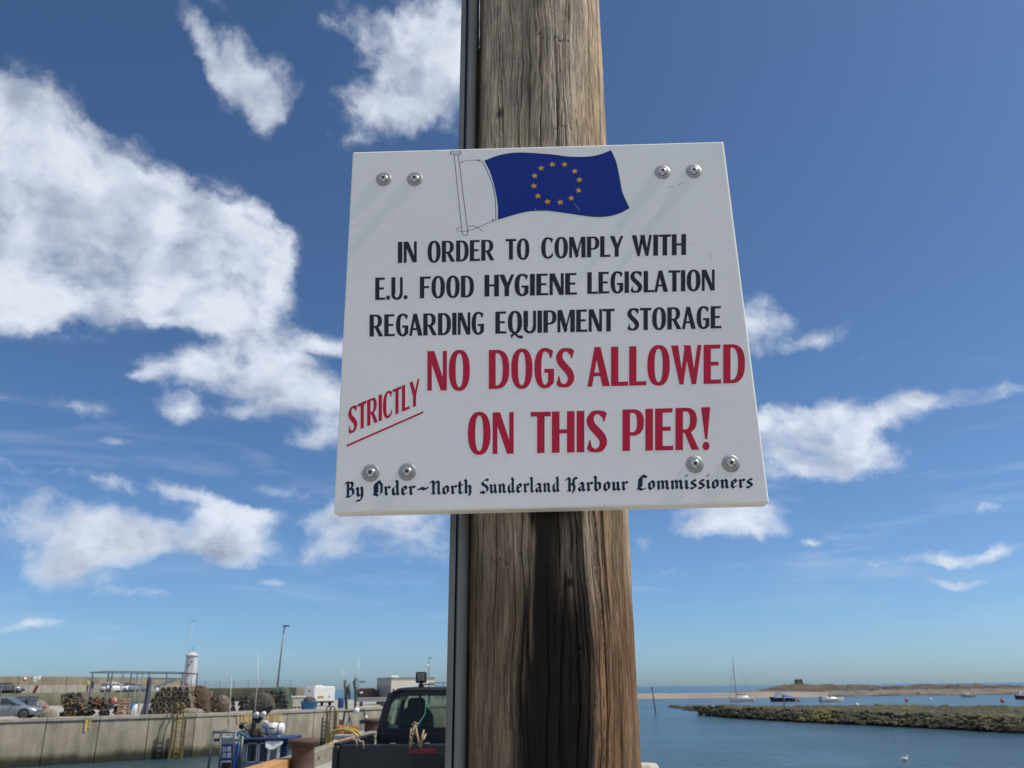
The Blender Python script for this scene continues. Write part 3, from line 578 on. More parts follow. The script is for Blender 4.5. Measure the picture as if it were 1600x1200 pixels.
def gl(ch):
    s, t_ = S_, T_; G_ = {}
    if ch == 'I': return [rect(0, 0, s, 1)], s
    if ch == 'N': return [rect(0, 0, .135, .99), [(0, 1), (.21, 1), (.585, 0), (.40, 0)], rect(.46, .01, .585, 1)], .585
    if ch == 'O' or ch == 'Q':
        g_ = ring(.315, .5, .315, .52, .205, .095)
        if ch == 'Q': g_ += brush([(.16, -.20, .03), (.22, -.06, .10), (.33, -.03, .10), (.45, -.14, .11), (.58, -.17, .14), (.66, -.15, .13)]) + [[(.12, -.05), (.21, -.05), (.18, -.24), (.13, -.16)]] + [rect(.3, -.08, .40, .04)]
        return g_, .63
    if ch == 'R': return [rect(0, 0, s, 1)] + [rect(.1, .91, .30, 1), rect(.1, .40, .28, .485)] + ring(.28, .70, .30, .30, .19, .088, -90, 90, 18) + [[(.22, .45), (.40, .45), (.64, 0), (.435, 0)]], .63
    if ch == 'P': return [rect(0, 0, s, 1)] + [rect(.1, .91, .30, 1), rect(.1, .36, .28, .445)] + ring(.28, .68, .30, .32, .19, .088, -90, 90, 18), .58
    if ch == 'D': return [rect(0, 0, s, 1), rect(.1, .91, .24, 1), rect(.1, 0, .24, .09)] + ring(.22, .5, .385, .50, .195, .088, -90, 90, 24, 2.5), .605
    if ch == 'E': return [rect(0, 0, s, 1), [(.1, .895), (.46, .895), (.475, 1), (.1, 1)], [(.1, .46), (.42, .46), (.42, .56), (.1, .56)], [(.1, 0), (.49, 0), (.485, .125), (.44, .105), (.1, .105)]], .49
    if ch == 'F': return [rect(0, 0, s, 1), [(.1, .895), (.50, .895), (.52, 1), (.1, 1)], rect(.1, .46, .43, .56)], .50
    if ch == 'L': return [rect(0, 0, s, 1), [(.1, 0), (.48, 0), (.475, .125), (.43, .105), (.1, .105)]], .47
    if ch == 'T': return [[(.155, 0), (.355, 0), (.355, .95), (.155, .95)], [(-.01, .885), (.515, .885), (.52, 1), (-.02, 1)]], .51
    if ch == 'H': return [rect(0, 0, s, 1), rect(.40, 0, .60, 1), rect(.1, .46, .5, .56)], .60
    if ch == 'Y': return [[(-.03, 1), (.185, 1), (.375, .44), (.375, .40), (.20, .40)], [(.47, 1), (.60, 1), (.385, .40), (.27, .50)], rect(.195, 0, .385, .46)], .57
    if ch == 'M': return [rect(0, 0, .135, .99), [(0, 1), (.21, 1), (.445, .12), (.375, 0), (.30, 0)], [(.545, 1), (.62, 1), (.375, 0), (.32, .10)], rect(.565, 0, .765, 1), [(.545, 1), (.70, 1), (.66, .6), (.56, .6)]], .765
    if ch == 'W': return [[(0, 1), (.20, 1), (.36, 0), (.235, 0)], [(.235, 0), (.345, 0), (.50, .98), (.385, 1)], [(.35, 1), (.545, 1), (.70, 0), (.575, 0)], [(.575, 0), (.70, 0), (.85, 1), (.735, 1)]], .85
    if ch == 'A': return [[(0, 0), (.135, 0), (.32, 1), (.20, 1)], [(.18, 1), (.37, 1), (.63, 0), (.42, 0)], rect(.12, .255, .48, .35)], .63
    if ch == 'V': return [[(0, 1), (.2, 1), (.38, 0), (.25, 0)], [(.25, 0), (.37, 0), (.58, 1), (.45, 1)]], .58
    if ch == 'U': return [rect(0, .26, s, 1), rect(.42, .26, .555, 1)] + ring(.2775, .26, .2775, .28, .17, .10, 180, 360, 20, 2.2) + [], .555
    if ch == 'C': return ring(.315, .5, .315, .52, .205, .095, 62, 305, 26) + [[(.36, 1.01), (.45, .99), (.56, .93), (.50, .74), (.47, .745), (.40, .90)], [(.40, .02), (.50, .06), (.555, .13), (.53, .28), (.50, .25), (.44, .13), (.36, .07)]], .56
    if ch == 'G': return ring(.315, .5, .315, .52, .205, .095, 62, 300, 26) + [[(.36, 1.01), (.45, .99), (.56, .93), (.50, .74), (.47, .745), (.40, .90)], [(.385, .0), (.47, .03), (.58, .12), (.58, .46), (.40, .46), (.40, .16), (.36, .08)], rect(.29, .375, .58, .475)], .58
    if ch == 'S': return brush([(.455, .80, .05), (.43, .90, .15), (.31, .955, .095), (.17, .92, .13), (.10, .78, .19), (.14, .64, .20), (.27, .50, .205), (.40, .36, .205), (.445, .22, .195), (.38, .085, .15), (.25, .035, .085), (.12, .07, .12), (.065, .16, .10)]) + [[(.39, .98), (.46, .985), (.54, .93), (.475, .72), (.445, .73)], [(.01, .08), (.09, .0), (.16, .06), (.10, .30), (.075, .29)]], .55
    if ch == '.': return ring(.10, .09, .10, .10, .1, .1, 0, 360, 14, 2), .20
    if ch == '!': return [[(0, 1), (.25, 1), (.17, .24), (.11, .24)]] + ring(.135, .085, .095, .10, .095, .1, 0, 360, 14, 2), .25
    if ch == 'B': return gl('P')[0] + ring(.28, .26, .33, .26, .19, .088, -90, 90, 18) + [rect(.1, 0, .3, .09)], .61
    return [], .3
GAP = {'E.U.': .035}
# ---- broad-nib black letter: strokes are polylines swept by a slanted nib
NB = (.083, .054)
def sweep(pts, nb=NB, thin=.018):
    o = []
    for (x0, y0), (x1, y1) in zip(pts[:-1], pts[1:]):
        a, b_ = nb; l_ = math.hypot(a, b_); tx, ty = -b_ / l_ * thin, a / l_ * thin
        pts_ = [(x0 + sx * a + sy * tx, y0 + sx * b_ + sy * ty) for sx in (-1, 1) for sy in (-1, 1)] + [(x1 + sx * a + sy * tx, y1 + sx * b_ + sy * ty) for sx in (-1, 1) for sy in (-1, 1)]
        pts_ = sorted(set(pts_)); lo = []; hi = []
        for p in pts_:
            while len(lo) > 1 and (lo[-1][0] - lo[-2][0]) * (p[1] - lo[-2][1]) - (lo[-1][1] - lo[-2][1]) * (p[0] - lo[-2][0]) <= 1e-12: lo.pop()
            lo.append(p)
        for p in reversed(pts_):
            while len(hi) > 1 and (hi[-1][0] - hi[-2][0]) * (p[1] - hi[-2][1]) - (hi[-1][1] - hi[-2][1]) * (p[0] - hi[-2][0]) <= 1e-12: hi.pop()
            hi.append(p)
        o.append(lo[:-1] + hi[:-1])
    return o
XH = .66
def mn(x, top=XH, foot=.10): return [(x - .07, top - .085), (x, top - .15), (x, .15), (x + foot, .065)]
BL = {
 'i': ([mn(.15), [(.13, .86), (.19, .93)]], .36), 'l': ([[(.07, .98), (.15, .90), (.15, .15), (.25, .065)]], .36),
 'n': ([mn(.15, foot=.05), [(.16, .48), (.34, .60)], [(.33, .60), (.44, .50), (.44, .15), (.53, .065)]], .67),
 'm': ([mn(.15, foot=.05), [(.16, .48), (.34, .60)], [(.33, .60), (.44, .50), (.44, .15), (.49, .10)], [(.45, .48), (.63, .60)], [(.62, .60), (.73, .50), (.73, .15), (.82, .065)]], .96),
 'u': ([[(.08, .575), (.15, .51), (.15, .15), (.25, .065), (.42, .19)], mn(.44)], .67),
 'r': ([mn(.15, foot=.07), [(.16, .47), (.31, .60)], [(.31, .60), (.42, .51)]], .50),
 'o': ([[(.15, .50), (.15, .16), (.28, .06), (.45, .18), (.45, .49), (.30, .60), (.15, .49)]], .63),
 'a': ([[(.14, .50), (.27, .60), (.42, .51), (.42, .15), (.52, .065)], [(.42, .39), (.15, .27), (.15, .16), (.25, .06), (.42, .19)]], .64),
 'b': ([[(.07, .98), (.15, .90), (.15, .15), (.28, .06), (.45, .18), (.45, .49), (.31, .59), (.16, .48)]], .63),
 'd': ([[(.15, .49), (.15, .16), (.28, .06), (.44, .18)], [(.15, .49), (.30, .59)], [(.38, .98), (.45, .86), (.45, .18), (.53, .07)]], .66),
 'e': ([[(.15, .50), (.15, .16), (.28, .06), (.43, .16)], [(.15, .50), (.29, .60), (.42, .50), (.36, .38), (.16, .30)]], .58),
 'h': ([[(.07, .98), (.15, .90), (.15, .15), (.2, .10)], [(.16, .48), (.34, .60)], [(.33, .60), (.44, .50), (.44, .15), (.40, -.06)]], .62),
 't': ([[(.15, .86), (.15, .15), (.26, .065), (.34, .12)], [(.02, .60), (.32, .62)]], .44),
 's': ([[(.42, .56), (.28, .61), (.15, .51), (.17, .42), (.40, .27), (.41, .15), (.27, .06), (.09, .11)]], .56),
 'y': ([[(.08, .575), (.15, .51), (.15, .15), (.26, .065), (.43, .17)], [(.37, .60), (.45, .53), (.45, .0), (.30, -.22), (.08, -.22)]], .62),
 'B': ([[(.0, .84), (.12, .95), (.20, .88), (.20, .14), (.13, .04)], [(.22, .88), (.42, .93), (.52, .82), (.46, .60), (.24, .50)], [(.30, .53), (.50, .50), (.56, .38), (.56, .20), (.36, .04), (.12, .03)]], .72),
 'O': ([[(.40, .97), (.18, .80), (.13, .66), (.15, .22), (.08, .10)], [(.13, .14), (.34, .03), (.60, .20), (.62, .70), (.40, .97), (.26, .78)], [(.30, .78), (.30, .22)]], .77),
 'N': ([[(.02, .82), (.14, .95), (.24, .86), (.24, .14), (.30, .06)], [(.27, .68), (.48, .93), (.60, .84), (.60, .16), (.68, .06)], [(.12, .12), (.24, .2)]], .80),
 'S': ([[(.62, .84), (.50, .93), (.33, .84), (.18, .74), (.22, .62), (.50, .46), (.60, .34), (.56, .18), (.36, .05), (.08, .14)], [(.10, .06), (.25, .20)]], .72),
 'H': ([[(-.02, .78), (.12, .92), (.22, .84), (.22, .14), (.28, .06)], [(.24, .50), (.50, .50)], [(.72, .84), (.60, .94), (.50, .84), (.50, .46), (.56, .36), (.54, .12), (.46, -.03)], [(.12, .08), (.24, .18)]], .74),
 'C': ([[(.66, .84), (.50, .93), (.36, .94), (.18, .74), (.16, .24), (.08, .12)], [(.12, .14), (.34, .04), (.58, .12)], [(.32, .84), (.30, .24)], [(.40, .98), (.56, .86)]], .72),
 '~': ([[(.0, .40), (.12, .47), (.30, .40), (.45, .47)]], .48)}
def word(txt, name, m, quad, style='caps'):
    polys = []; x = 0
    for i, ch in enumerate(txt):
        if style == 'caps':
            g_, wd = gl(ch); gap = .035 if ch in 'LTPFY' or (i + 1 < len(txt) and txt[i + 1] in '.') else .055
            if ch == 'A' or (i + 1 < len(txt) and txt[i + 1] in 'AYTWV'): gap -= .025
        else:
            st, wd = BL[ch]; g_ = [p for s in st for p in sweep(s, thin=.045 if ch == '~' else .018)]; gap = .0
        polys += [[(px + x, py) for px, py in p] for p in g_]; x += wd + gap
    x -= gap
    (x0, y0), (x1, y1), (x2, y2), (x3, y3) = quad     # TL TR BL BR
    def mp_(p):
        u = p[0] / x; v = p[1]; bx, by = x2 + (x3 - x2) * u, y2 + (y3 - y2) * u; tx, ty = x0 + (x1 - x0) * u, y0 + (y1 - y0) * u
        jit = .00015
        return (bx + (tx - bx) * v, by + (ty - by) * v)
    return fill([[mp_(p) for p in pl] for pl in polys], name, m, sign)
def paint(name, c, c2):
    m = mat(name, c, .5, c2=c2, scale=60, contrast=1.2, spec=.15); return m
blk = paint('black_lettering', (.022, .024, .042), (.032, .034, .052)); red = paint('red_lettering', (.56, .022, .060), (.50, .019, .052)); nav = paint('navy_lettering', (.022, .035, .085), (.016, .020, .04))
RUNS = {'IN': [[-0.2542, 0.1455], [-0.2205, 0.1457], [-0.2531, 0.1033], [-0.2197, 0.1036]], 'ORDER': [[-0.2014, 0.1451], [-0.0828, 0.1448], [-0.2008, 0.1024], [-0.0834, 0.1033]], 'TO': [[-0.0624, 0.1452], [-0.0207, 0.1447], [-0.0631, 0.1039], [-0.0218, 0.1033]], 'COMPLY': [[0.0002, 0.146], [0.1445, 0.1455], [-0.0011, 0.1045], [0.1418, 0.104]], 'WITH': [[0.1604, 0.146], [0.2564, 0.1456], [0.1575, 0.1041], [0.2526, 0.1039]],
 'E.U.': [[-0.2919, 0.0759], [-0.2352, 0.0752], [-0.2904, 0.0325], [-0.2343, 0.0326]], 'FOOD': [[-0.2138, 0.0754], [-0.1193, 0.0749], [-0.2131, 0.0335], [-0.1194, 0.0328]], 'HYGIENE': [[-0.101, 0.0754], [0.0604, 0.0746], [-0.1014, 0.0335], [0.0584, 0.0327]], 'LEGISLATION': [[0.0782, 0.0754], [0.2995, 0.0741], [0.0761, 0.0333], [0.2954, 0.0336]],
 'REGARDING': [[-0.2992, 0.005], [-0.1023, 0.0044], [-0.2976, -0.0361], [-0.1027, -0.0371]], 'EQUIPMENT': [[-0.083, 0.0046], [0.1211, 0.0043], [-0.0835, -0.0366], [0.1184, -0.0378]], 'STORAGE': [[0.1429, 0.0043], [0.3039, 0.004], [0.1402, -0.037], [0.2996, -0.0374]],
 'NO': [[-0.1987, -0.0652], [-0.1268, -0.0659], [-0.1977, -0.1363], [-0.127, -0.1369]], 'DOGS': [[-0.095, -0.0661], [0.0497, -0.0662], [-0.0957, -0.1361], [0.0465, -0.1359]], 'ALLOWED': [[0.0711, -0.0657], [0.3358, -0.0672], [0.0675, -0.1362], [0.3278, -0.1368]],
 'ON': [[-0.1305, -0.1762], [-0.0552, -0.177], [-0.1307, -0.2467], [-0.0566, -0.2477]], 'THIS': [[-0.0265, -0.1778], [0.0981, -0.178], [-0.0285, -0.2476], [0.094, -0.2483]], 'PIER!': [[0.1229, -0.1775], [0.2666, -0.1769], [0.1183, -0.2477], [0.2593, -0.2488]],
 'STRICTLY': [[-0.3281, -0.1629], [-0.2116, -0.1143], [-0.326, -0.2081], [-0.2108, -0.1604]],
 'By': [[-0.3272, -0.2863], [-0.2961, -0.2865], [-0.3259, -0.3123], [-0.295, -0.3125]], 'Order': [[-0.2827, -0.2863], [-0.2141, -0.287], [-0.2818, -0.3116], [-0.2136, -0.3119]], '~': [[-0.2087, -0.2871], [-0.195, -0.2875], [-0.2083, -0.312], [-0.1947, -0.3124]], 'North': [[-0.1912, -0.2879], [-0.1229, -0.2882], [-0.1909, -0.312], [-0.123, -0.3126]], 'Sunderland': [[-0.1116, -0.2866], [0.0169, -0.2873], [-0.1118, -0.3123], [0.0158, -0.3128]], 'Harbour': [[0.0263, -0.2875], [0.1254, -0.2881], [0.0253, -0.3126], [0.1237, -0.3129]], 'Commissioners': [[0.1386, -0.2877], [0.3242, -0.2888], [0.1369, -0.3126], [0.3213, -0.3136]]}
REDS = ('NO', 'DOGS', 'ALLOWED', 'ON', 'THIS', 'PIER!', 'STRICTLY'); OLD = ('By', 'Order', '~', 'North', 'Sunderland', 'Harbour', 'Commissioners')
for wtx, quad in RUNS.items():
    o = word(wtx, 'painted_word' if wtx != '~' else 'painted_mark', nav if wtx in OLD else red if wtx in REDS else blk, quad, 'black' if wtx in OLD else 'caps')
    if wtx != '~': o['label'] = ('navy black-letter word ' if wtx in OLD else 'red painted word ' if wtx in REDS else 'black painted word ') + wtx
fill([[(-.3279, -.2296), (-.2043, -.1752), (-.2033, -.1712), (-.2039, -.1716), (-.3275, -.2258)]], 'underline', red, sign)['label'] = 'red underline below the word STRICTLY'
# ---- the flag drawing
def smooth_line(pts, k=6):
    b_ = brush([(x, y_, 1e-4) for x, y_ in pts], k); o = [((p[0][0] + p[3][0]) / 2, (p[0][1] + p[3][1]) / 2) for p in b_]; o.append(pts[-1]); return o
def line(pts, w_, name, m, k=6, z=.00016, smooth=True):
    return fill(brush([(x, y_, w_) for x, y_ in pts], k if smooth else 1), name, m, sign, z)
top_ = [(-0.0988, 0.3094), (-0.0716, 0.3204), (-0.0361, 0.3251), (0.0228, 0.3192), (0.0578, 0.313), (0.0931, 0.3121), (0.1169, 0.3169), (0.1343, 0.3244)]
fly = [(0.1343, 0.3244), (0.1417, 0.3008), (0.1457, 0.2705), (0.1492, 0.2352), (0.1598, 0.2016)]
bot = [(0.1598, 0.2016), (0.1418, 0.1916), (0.1186, 0.1858), (0.0935, 0.1861), (0.0526, 0.1937), (0.0185, 0.2003), (0.0071, 0.2012), (-0.0274, 0.1996), (-0.0759, 0.1854)]
hoi = [(-0.0759, 0.1854), (-0.0761, 0.2158), (-0.0803, 0.248), (-0.0885, 0.2837), (-0.0988, 0.3094)]
out = smooth_line(top_)[:-1] + smooth_line(fly)[:-1] + smooth_line(bot)[:-1] + smooth_line(hoi)[:-1]
fill([out], 'painted_flag', paint('flag_blue', (.010, .036, .26), (.009, .030, .23)), sign)['label'] = 'blue painted flag waving from a drawn flagpole'
for pl in (top_, fly, bot): line(pl, .0011, 'flag_outline', blk, z=.0003)
gold = paint('star_gold', (.80, .45, .02), (.70, .37, .015))
for i, (x, y_) in enumerate([[0.0255, 0.2978], [0.0478, 0.297], [0.0657, 0.2817], [0.0734, 0.2631], [0.071, 0.2411], [0.0569, 0.225], [0.0369, 0.2174], [0.0141, 0.2193], [-0.0029, 0.2317], [-0.0094, 0.2528], [-0.0076, 0.2742], [0.0047, 0.2902]]):
    st = [(x + (.0066 if k % 2 == 0 else .0027) * math.sin(k * math.pi / 5 - .1), y_ + (.0066 if k % 2 == 0 else .0027) * math.cos(k * math.pi / 5 - .1)) for k in range(10)]
    fill([st], 'painted_star', gold, sign, z=.00032)
LW = .0011
line([(-0.1033, 0.3095), (-0.0939, 0.2866), (-0.0842, 0.2563), (-0.08, 0.2239), (-0.0796, 0.1847)], LW, 'drawn_line', blk)
line([(-0.155, 0.3251), (-0.1401, 0.16), (-0.1382, 0.1558), (-0.1348, 0.1549), (-0.1312, 0.1556), (-0.1298, 0.1597), (-0.1472, 0.3249)], LW, 'drawn_flagpole', blk, smooth=False)
def ell(cx, cy, rx, ry, a0=0, a1=360, k=24): return [(cx + rx * math.cos(R(a0 + (a1 - a0) * i / k)), cy + ry * math.sin(R(a0 + (a1 - a0) * i / k)) + .0) for i in range(k + 1)]
line(ell(-.1519, .3303, .0098, .0026), LW * .9, 'drawn_line', blk, smooth=False)
line([(-.1617, .3298)] + ell(-.1519, .3268, .0098, .0030, 180, 360, 14) + [(-.1421, .3303)], LW * .9, 'drawn_line', blk, smooth=False)
for pl in ([(-0.1443, 0.307), (-0.1307, 0.3115), (-0.1118, 0.3115), (-0.1033, 0.3095)], [(-0.0796, 0.1847), (-0.0846, 0.1833), (-0.1104, 0.1708), (-0.1298, 0.1641), (-0.1412, 0.1634), (-0.1487, 0.1652), (-0.1497, 0.1686), (-0.1412, 0.1725)], [(-0.1298, 0.1732), (-0.1195, 0.1729), (-0.1104, 0.169), (-0.1029, 0.1614)], ell(-0.1099, 0.3112, .0018, .0015, k=8), ell(-0.0846, 0.1838, .0017, .0017, k=8)):
    line(pl, LW * .8, 'drawn_line', blk, k=3)
scr = mat('pale_scratch', (.50, .52, .60), .6); scu = mat('grey_scuff', (.34, .33, .31), .7)
for a, b_ in (((.0615, .2150), (.0705, .2000)), ((-.0095, .2065), (-.0065, .1990)), ((.262, .128), (.272, .124))): line([a, ((a[0] + b_[0]) / 2 + .0006, (a[1] + b_[1]) / 2), b_], .0006, 'scratch', scr, z=.00036)
for a, b_ in (((.2335, .2425), (.2425, .2440)), ((.2520, .2460), (.2610, .2510)), ((-.3150, .1850), (-.3120, .1820)), ((.2950, .105), (.2953, .096))): line([a, ((a[0] + b_[0]) / 2, (a[1] + b_[1]) / 2 + .0005), b_], .0008, 'scuff', scu, z=.0002)
# ---- bolts with their big washers
wsm = mat('washer_steel', (.42, .41, .40), .42, 1.0, c2=(.34, .33, .31), scale=200, rvar=.2); hdm = mat('bolt_steel', (.60, .58, .55), .25, 1.0, c2=(.5, .48, .44), scale=150)
for i, (x, y_) in enumerate([[-0.2835, 0.2764], [-0.2267, 0.2745], [0.2251, 0.2747], [0.2821, 0.2747], [-0.2866, -0.2737], [-0.2279, -0.2735], [0.2321, -0.2725], [0.2895, -0.2725]]):
    q = MB(); n_ = 28
    q.lathe([(.0142, -.0005), (.0142, .0012), (.0138, .0016), (.0082, .0017), (.0080, .0030), (.0076, .0042), (.0062, .0058), (.0042, .0066), (.0036, .0067), (.0030, .0050), (.0006, .0048)], n_, c=(0, 0, 0))
    bo_ = MB(); bo_.lathe([(.0080, .0012), (.0080, .0024), (.0075, .0040), (.0062, .0056), (.0044, .0066), (.0031, .0067)], n_)
    ob = bo_.build('bolt', hdm, sign); ob.location = (x, y_, 0)
    wz_ = MB(); wz_.lathe([(.0142, -.0005), (.0142, .0011), (.0138, .0015), (.0079, .0016)], 32); wz_.build('washer', wsm, ob)
    sk = MB(); sk.lathe([(.0032, .00672), (.0027, .0069), (.0025, .0069)], 6, smooth=False); s2 = sk.build('socket', mat('socket_dark', (.05, .045, .04), .5, .6), ob); s2.rotation_euler[2] = i * .6
# ================================================================== THINGS ON OUR PIER
def plain(name, c, r=.5, **k): return mat(name, c, r, **k)
iron = mat('bollard_iron', (.085, .042, .030), .75, c2=(.055, .030, .022), scale=7, bump=.006, bscale=30)
def bollard(loc, label):
    t = thing('bollard', loc, label, 'bollard')
    q = MB(); q.lathe([(.30, 0), (.30, .04), (.25, .07), (.235, .3), (.22, .56), (.24, .60)], 32); q.build('post', iron, t)
    q = MB(); q.lathe([(.235, .58), (.30, .605), (.325, .64), (.325, .67), (.30, .70), (.22, .715), (.05, .72)], 32); q.build('cap', iron, t); return t
bollard(G(480, 18.6), 'rusty brown mooring bollard beside the yellow ladder hoops on the pier edge')
bollard(G(583, 30.5), 'brown bollard half hidden behind the black pickup')
# yellow ladder hoops at the pier edge
yel = mat('yellow_paint', (.42, .33, .05), .55, c2=(.28, .22, .06), scale=9)
t = thing('ladder_hoops', (PX0, 25.0, 0), 'pair of bent yellow ladder handrails hooked over the pier edge', 'ladder')
for dy in (0, .55):
    q = MB(); q.tube([(.42, dy, 0), (.42, dy, .28), (.36, dy, .44), (.22, dy, .56), (-.05, dy, .62), (-.3, dy, .58), (-.42, dy, .42), (-.46, dy, .1), (-.46, dy, -2.9)], .035, 8); q.build('rail', yel, t)
for k in range(9): q = MB(); q.bar((-.46, 0, -.2 - .3 * k), (-.46, .55, -.2 - .3 * k), .03); q.build('rung', yel, t)
# pale stone block standing past the pole
stn = mat('pale_stone', (.50, .46, .38), .9, c2=(.38, .35, .28), scale=3, bump=.015)
p = P(1005, 1193, 14.0); q = MB(); q.loft([[Vector((x * k, y_ * k, z)) for x, y_ in ((-.26, -.2), (.10, -.24), (.24, -.12), (.27, .12), (.1, .26), (-.24, .2))] for z, k in ((0, 1.0), (p.z * .6, .97), (p.z - .06, .93), (p.z, .80))], smooth=False, closed=True)
o = q.build('stone_block', stn, bevel=.03); o.location = (p.x, p.y, 0); tag(o, 'pale stone block at the right foot of the pole, only its top showing', 'stone block')

# ---- the black pickup
blackp = mat('pickup_paint', (.006, .008, .012), .28, spec=.5, c2=(.014, .016, .02), scale=2, rvar=.25)
trim = mat('black_plastic', (.012, .012, .013), .6); rubber = mat('tyre_rubber', (.02, .02, .02), .85)
glass = bpy.data.materials.new('tinted_glass'); glass.use_nodes = True; tt = glass.node_tree; tt.nodes.clear()
gl_ = nn(tt, 'ShaderNodeBsdfGlossy'); gl_.inputs['Roughness'].default_value = .03; gl_.inputs['Color'].default_value = (1, 1, 1, 1); tr = nn(tt, 'ShaderNodeBsdfTransparent'); tr.inputs[0].default_value = (.50, .60, .56, 1)
fr = nn(tt, 'ShaderNodeFresnel'); fr.inputs[0].default_value = 1.5; mxs = nn(tt, 'ShaderNodeMixShader'); tt.links.new(fr.outputs[0], mxs.inputs[0]); tt.links.new(tr.outputs[0], mxs.inputs[1]); tt.links.new(gl_.outputs[0], mxs.inputs[2])
og = nn(tt, 'ShaderNodeOutputMaterial'); tt.links.new(mxs.outputs[0], og.inputs[0])
chrome = mat('dull_chrome', (.45, .45, .45), .3, 1.0); redl = mat('red_lens', (.16, .008, .015), .3); seatm = mat('seat_cloth', (.035, .04, .045), .9)
TR = Vector((G(646, 10.0).x, 10.0, 0)); truck = thing('pickup_truck', TR, 'black pickup truck seen from behind, partly hidden by the pole', 'pickup truck', rz=-.035)
def cabsec(y_, hw_b, hw_t, zb, zt, rnd):   # cross section ring, rounded roof shoulder
    r_ = []
    for sx in (-1, 1):
        pts = [(hw_b, zb), (hw_b + .012, zb + (zt - zb) * .30), ((hw_b + hw_t) / 2 + .03, zb + (zt - zb) * .6), (hw_t + rnd * .55, zt - rnd * 1.25), (hw_t + rnd * .18, zt - rnd * .5), (hw_t - rnd * .45, zt - rnd * .1), (hw_t - rnd * 1.6, zt)]
        pts = [Vector((sx * x, y_, z)) for x, z in pts]; r_ += pts if sx < 0 else pts[::-1]
    return r_
# tailgate, bed sides, bed floor
q = MB(); q.prism([(-.78, .62), (.78, .62), (.79, .70), (.79, 1.05), (.775, 1.078), (-.775, 1.078), (-.79, 1.05), (-.79, .70)], (0, -.03, 0), (1, 0, 0), (0, 0, 1), (0, .07, 0)); tg = q.build('tailgate', blackp, truck, bevel=.018)
q = MB(); q.box((.0, -.038, .845), (1.18, .012, .30)); q.build('pressing', blackp, tg, bevel=.01)
q = MB(); q.box((.16, -.047, .93), (.30, .02, .012)); q.box((.16, -.047, .83), (.30, .02, .012)); q.box((.30, -.047, .88), (.012, .02, .11)); q.box((.16, -.043, .88), (.29, .012, .1)); q.build('handle_recess', trim, tg)
q = MB(); q.box((.125, -.05, 1.005), (.30, .03, .050)); q.build('brake_light', redl, tg, bevel=.006)
for sx in (-1, 1):
    q = MB(); q.prism([(0, .55), (2.1, .55), (2.1, 1.06), (2.0, 1.075), (.03, 1.075), (0, 1.05)], (sx * .85 - (.035 if sx < 0 else -.035), 0, 0), (0, 1, 0), (0, 0, 1), (sx * -.07, 0, 0)); q.build('bed_side', blackp, truck, bevel=.02)
    q = MB(); q.box((sx * .84, -.02, .64), (.10, .05, .22)); q.build('tail_light', redl, truck, bevel=.01)
    q = MB(); q.box((sx * .842, 1.05, 1.084), (.075, 2.05, .022)); q.build('rail_cap', trim, truck, bevel=.006)
q = MB(); q.box((0, 1.05, .58), (1.6, 2.1, .06)); q.build('bed_floor', trim, truck)
q = MB(); q.box((0, -.12, .50), (1.66, .18, .14)); q.build('rear_bumper', trim, truck, bevel=.03)
# cab
CB = 2.16
q = MB(); ring_ = []
secs = [cabsec(CB, .80, .585, .86, 1.655, .10), cabsec(CB + .1, .805, .60, .86, 1.67, .10), cabsec(CB + .75, .81, .60, .86, 1.68, .10), cabsec(CB + 1.25, .80, .58, .86, 1.66, .10)]
roof = MB(); rs = [[v for v in s_[3:-3]] for s_ in secs]; roof.loft([[v for v in r_] + [Vector((v.x * .96, v.y, v.z - .045)) for v in r_[::-1]] for r_ in rs], closed=True); roof.build('roof', blackp, truck)
# rear cab wall as a frame round the window
s_ = secs[0]; outer = [(v.x, v.z) for v in s_]
win = [(-.66, 1.14), (-.70, 1.23), (-.645, 1.45), (-.575, 1.55), (-.50, 1.57), (.50, 1.57), (.575, 1.55), (.645, 1.45), (.70, 1.23), (.66, 1.14)]
lo = [(-.80, .86), (-.815, 1.12), (-.80, 1.24), (-.735, 1.50), (-.675, 1.63), (-.62, 1.70), (.62, 1.70), (.675, 1.63), (.735, 1.50), (.80, 1.24), (.815, 1.12), (.80, .86)]
q = MB()
def framepoly(q, a, b_, y0, y1):
    n = len(a)
    for i in range(n):
        j = (i + 1) % n; q.add([(a[i][0], y0, a[i][1]), (a[j][0], y0, a[j][1]), (b_[j][0], y0, b_[j][1]), (b_[i][0], y0, b_[i][1]), (a[i][0], y1, a[i][1]), (a[j][0], y1, a[j][1]), (b_[j][0], y1, b_[j][1]), (b_[i][0], y1, b_[i][1])], [(0, 1, 2, 3), (4, 7, 6, 5), (0, 4, 5, 1), (3, 2, 6, 7)])
lo2 = [(-.81, 1.08), (-.80, 1.18), (-.74, 1.43), (-.66, 1.58), (-.60, 1.635), (.60, 1.635), (.66, 1.58), (.74, 1.43), (.80, 1.18), (.81, 1.08)]
framepoly(q, lo2, win, CB, CB + .06); q.box((0, CB + .03, .97), (1.62, .06, .24)); q.build('cab_rear', blackp, truck, bevel=.008)
q = MB(); q.add([(x, CB + .03, z) for x, z in win], [tuple(range(len(win)))]); rw = q.build('rear_window', glass, truck)
for x in (-.235, .235): q = MB(); q.box((x, CB + .018, 1.355), (.03, .03, .43)); q.build('window_bar', trim, rw)
win2 = [(x * 1.02, 1.355 + (z - 1.355) * 1.05) for x, z in win]; win3 = [(x * .975, 1.355 + (z - 1.355) * .94) for x, z in win]
q = MB(); framepoly(q, win2, win3, CB - .012, CB + .03); q.build('window_seal', trim, rw)
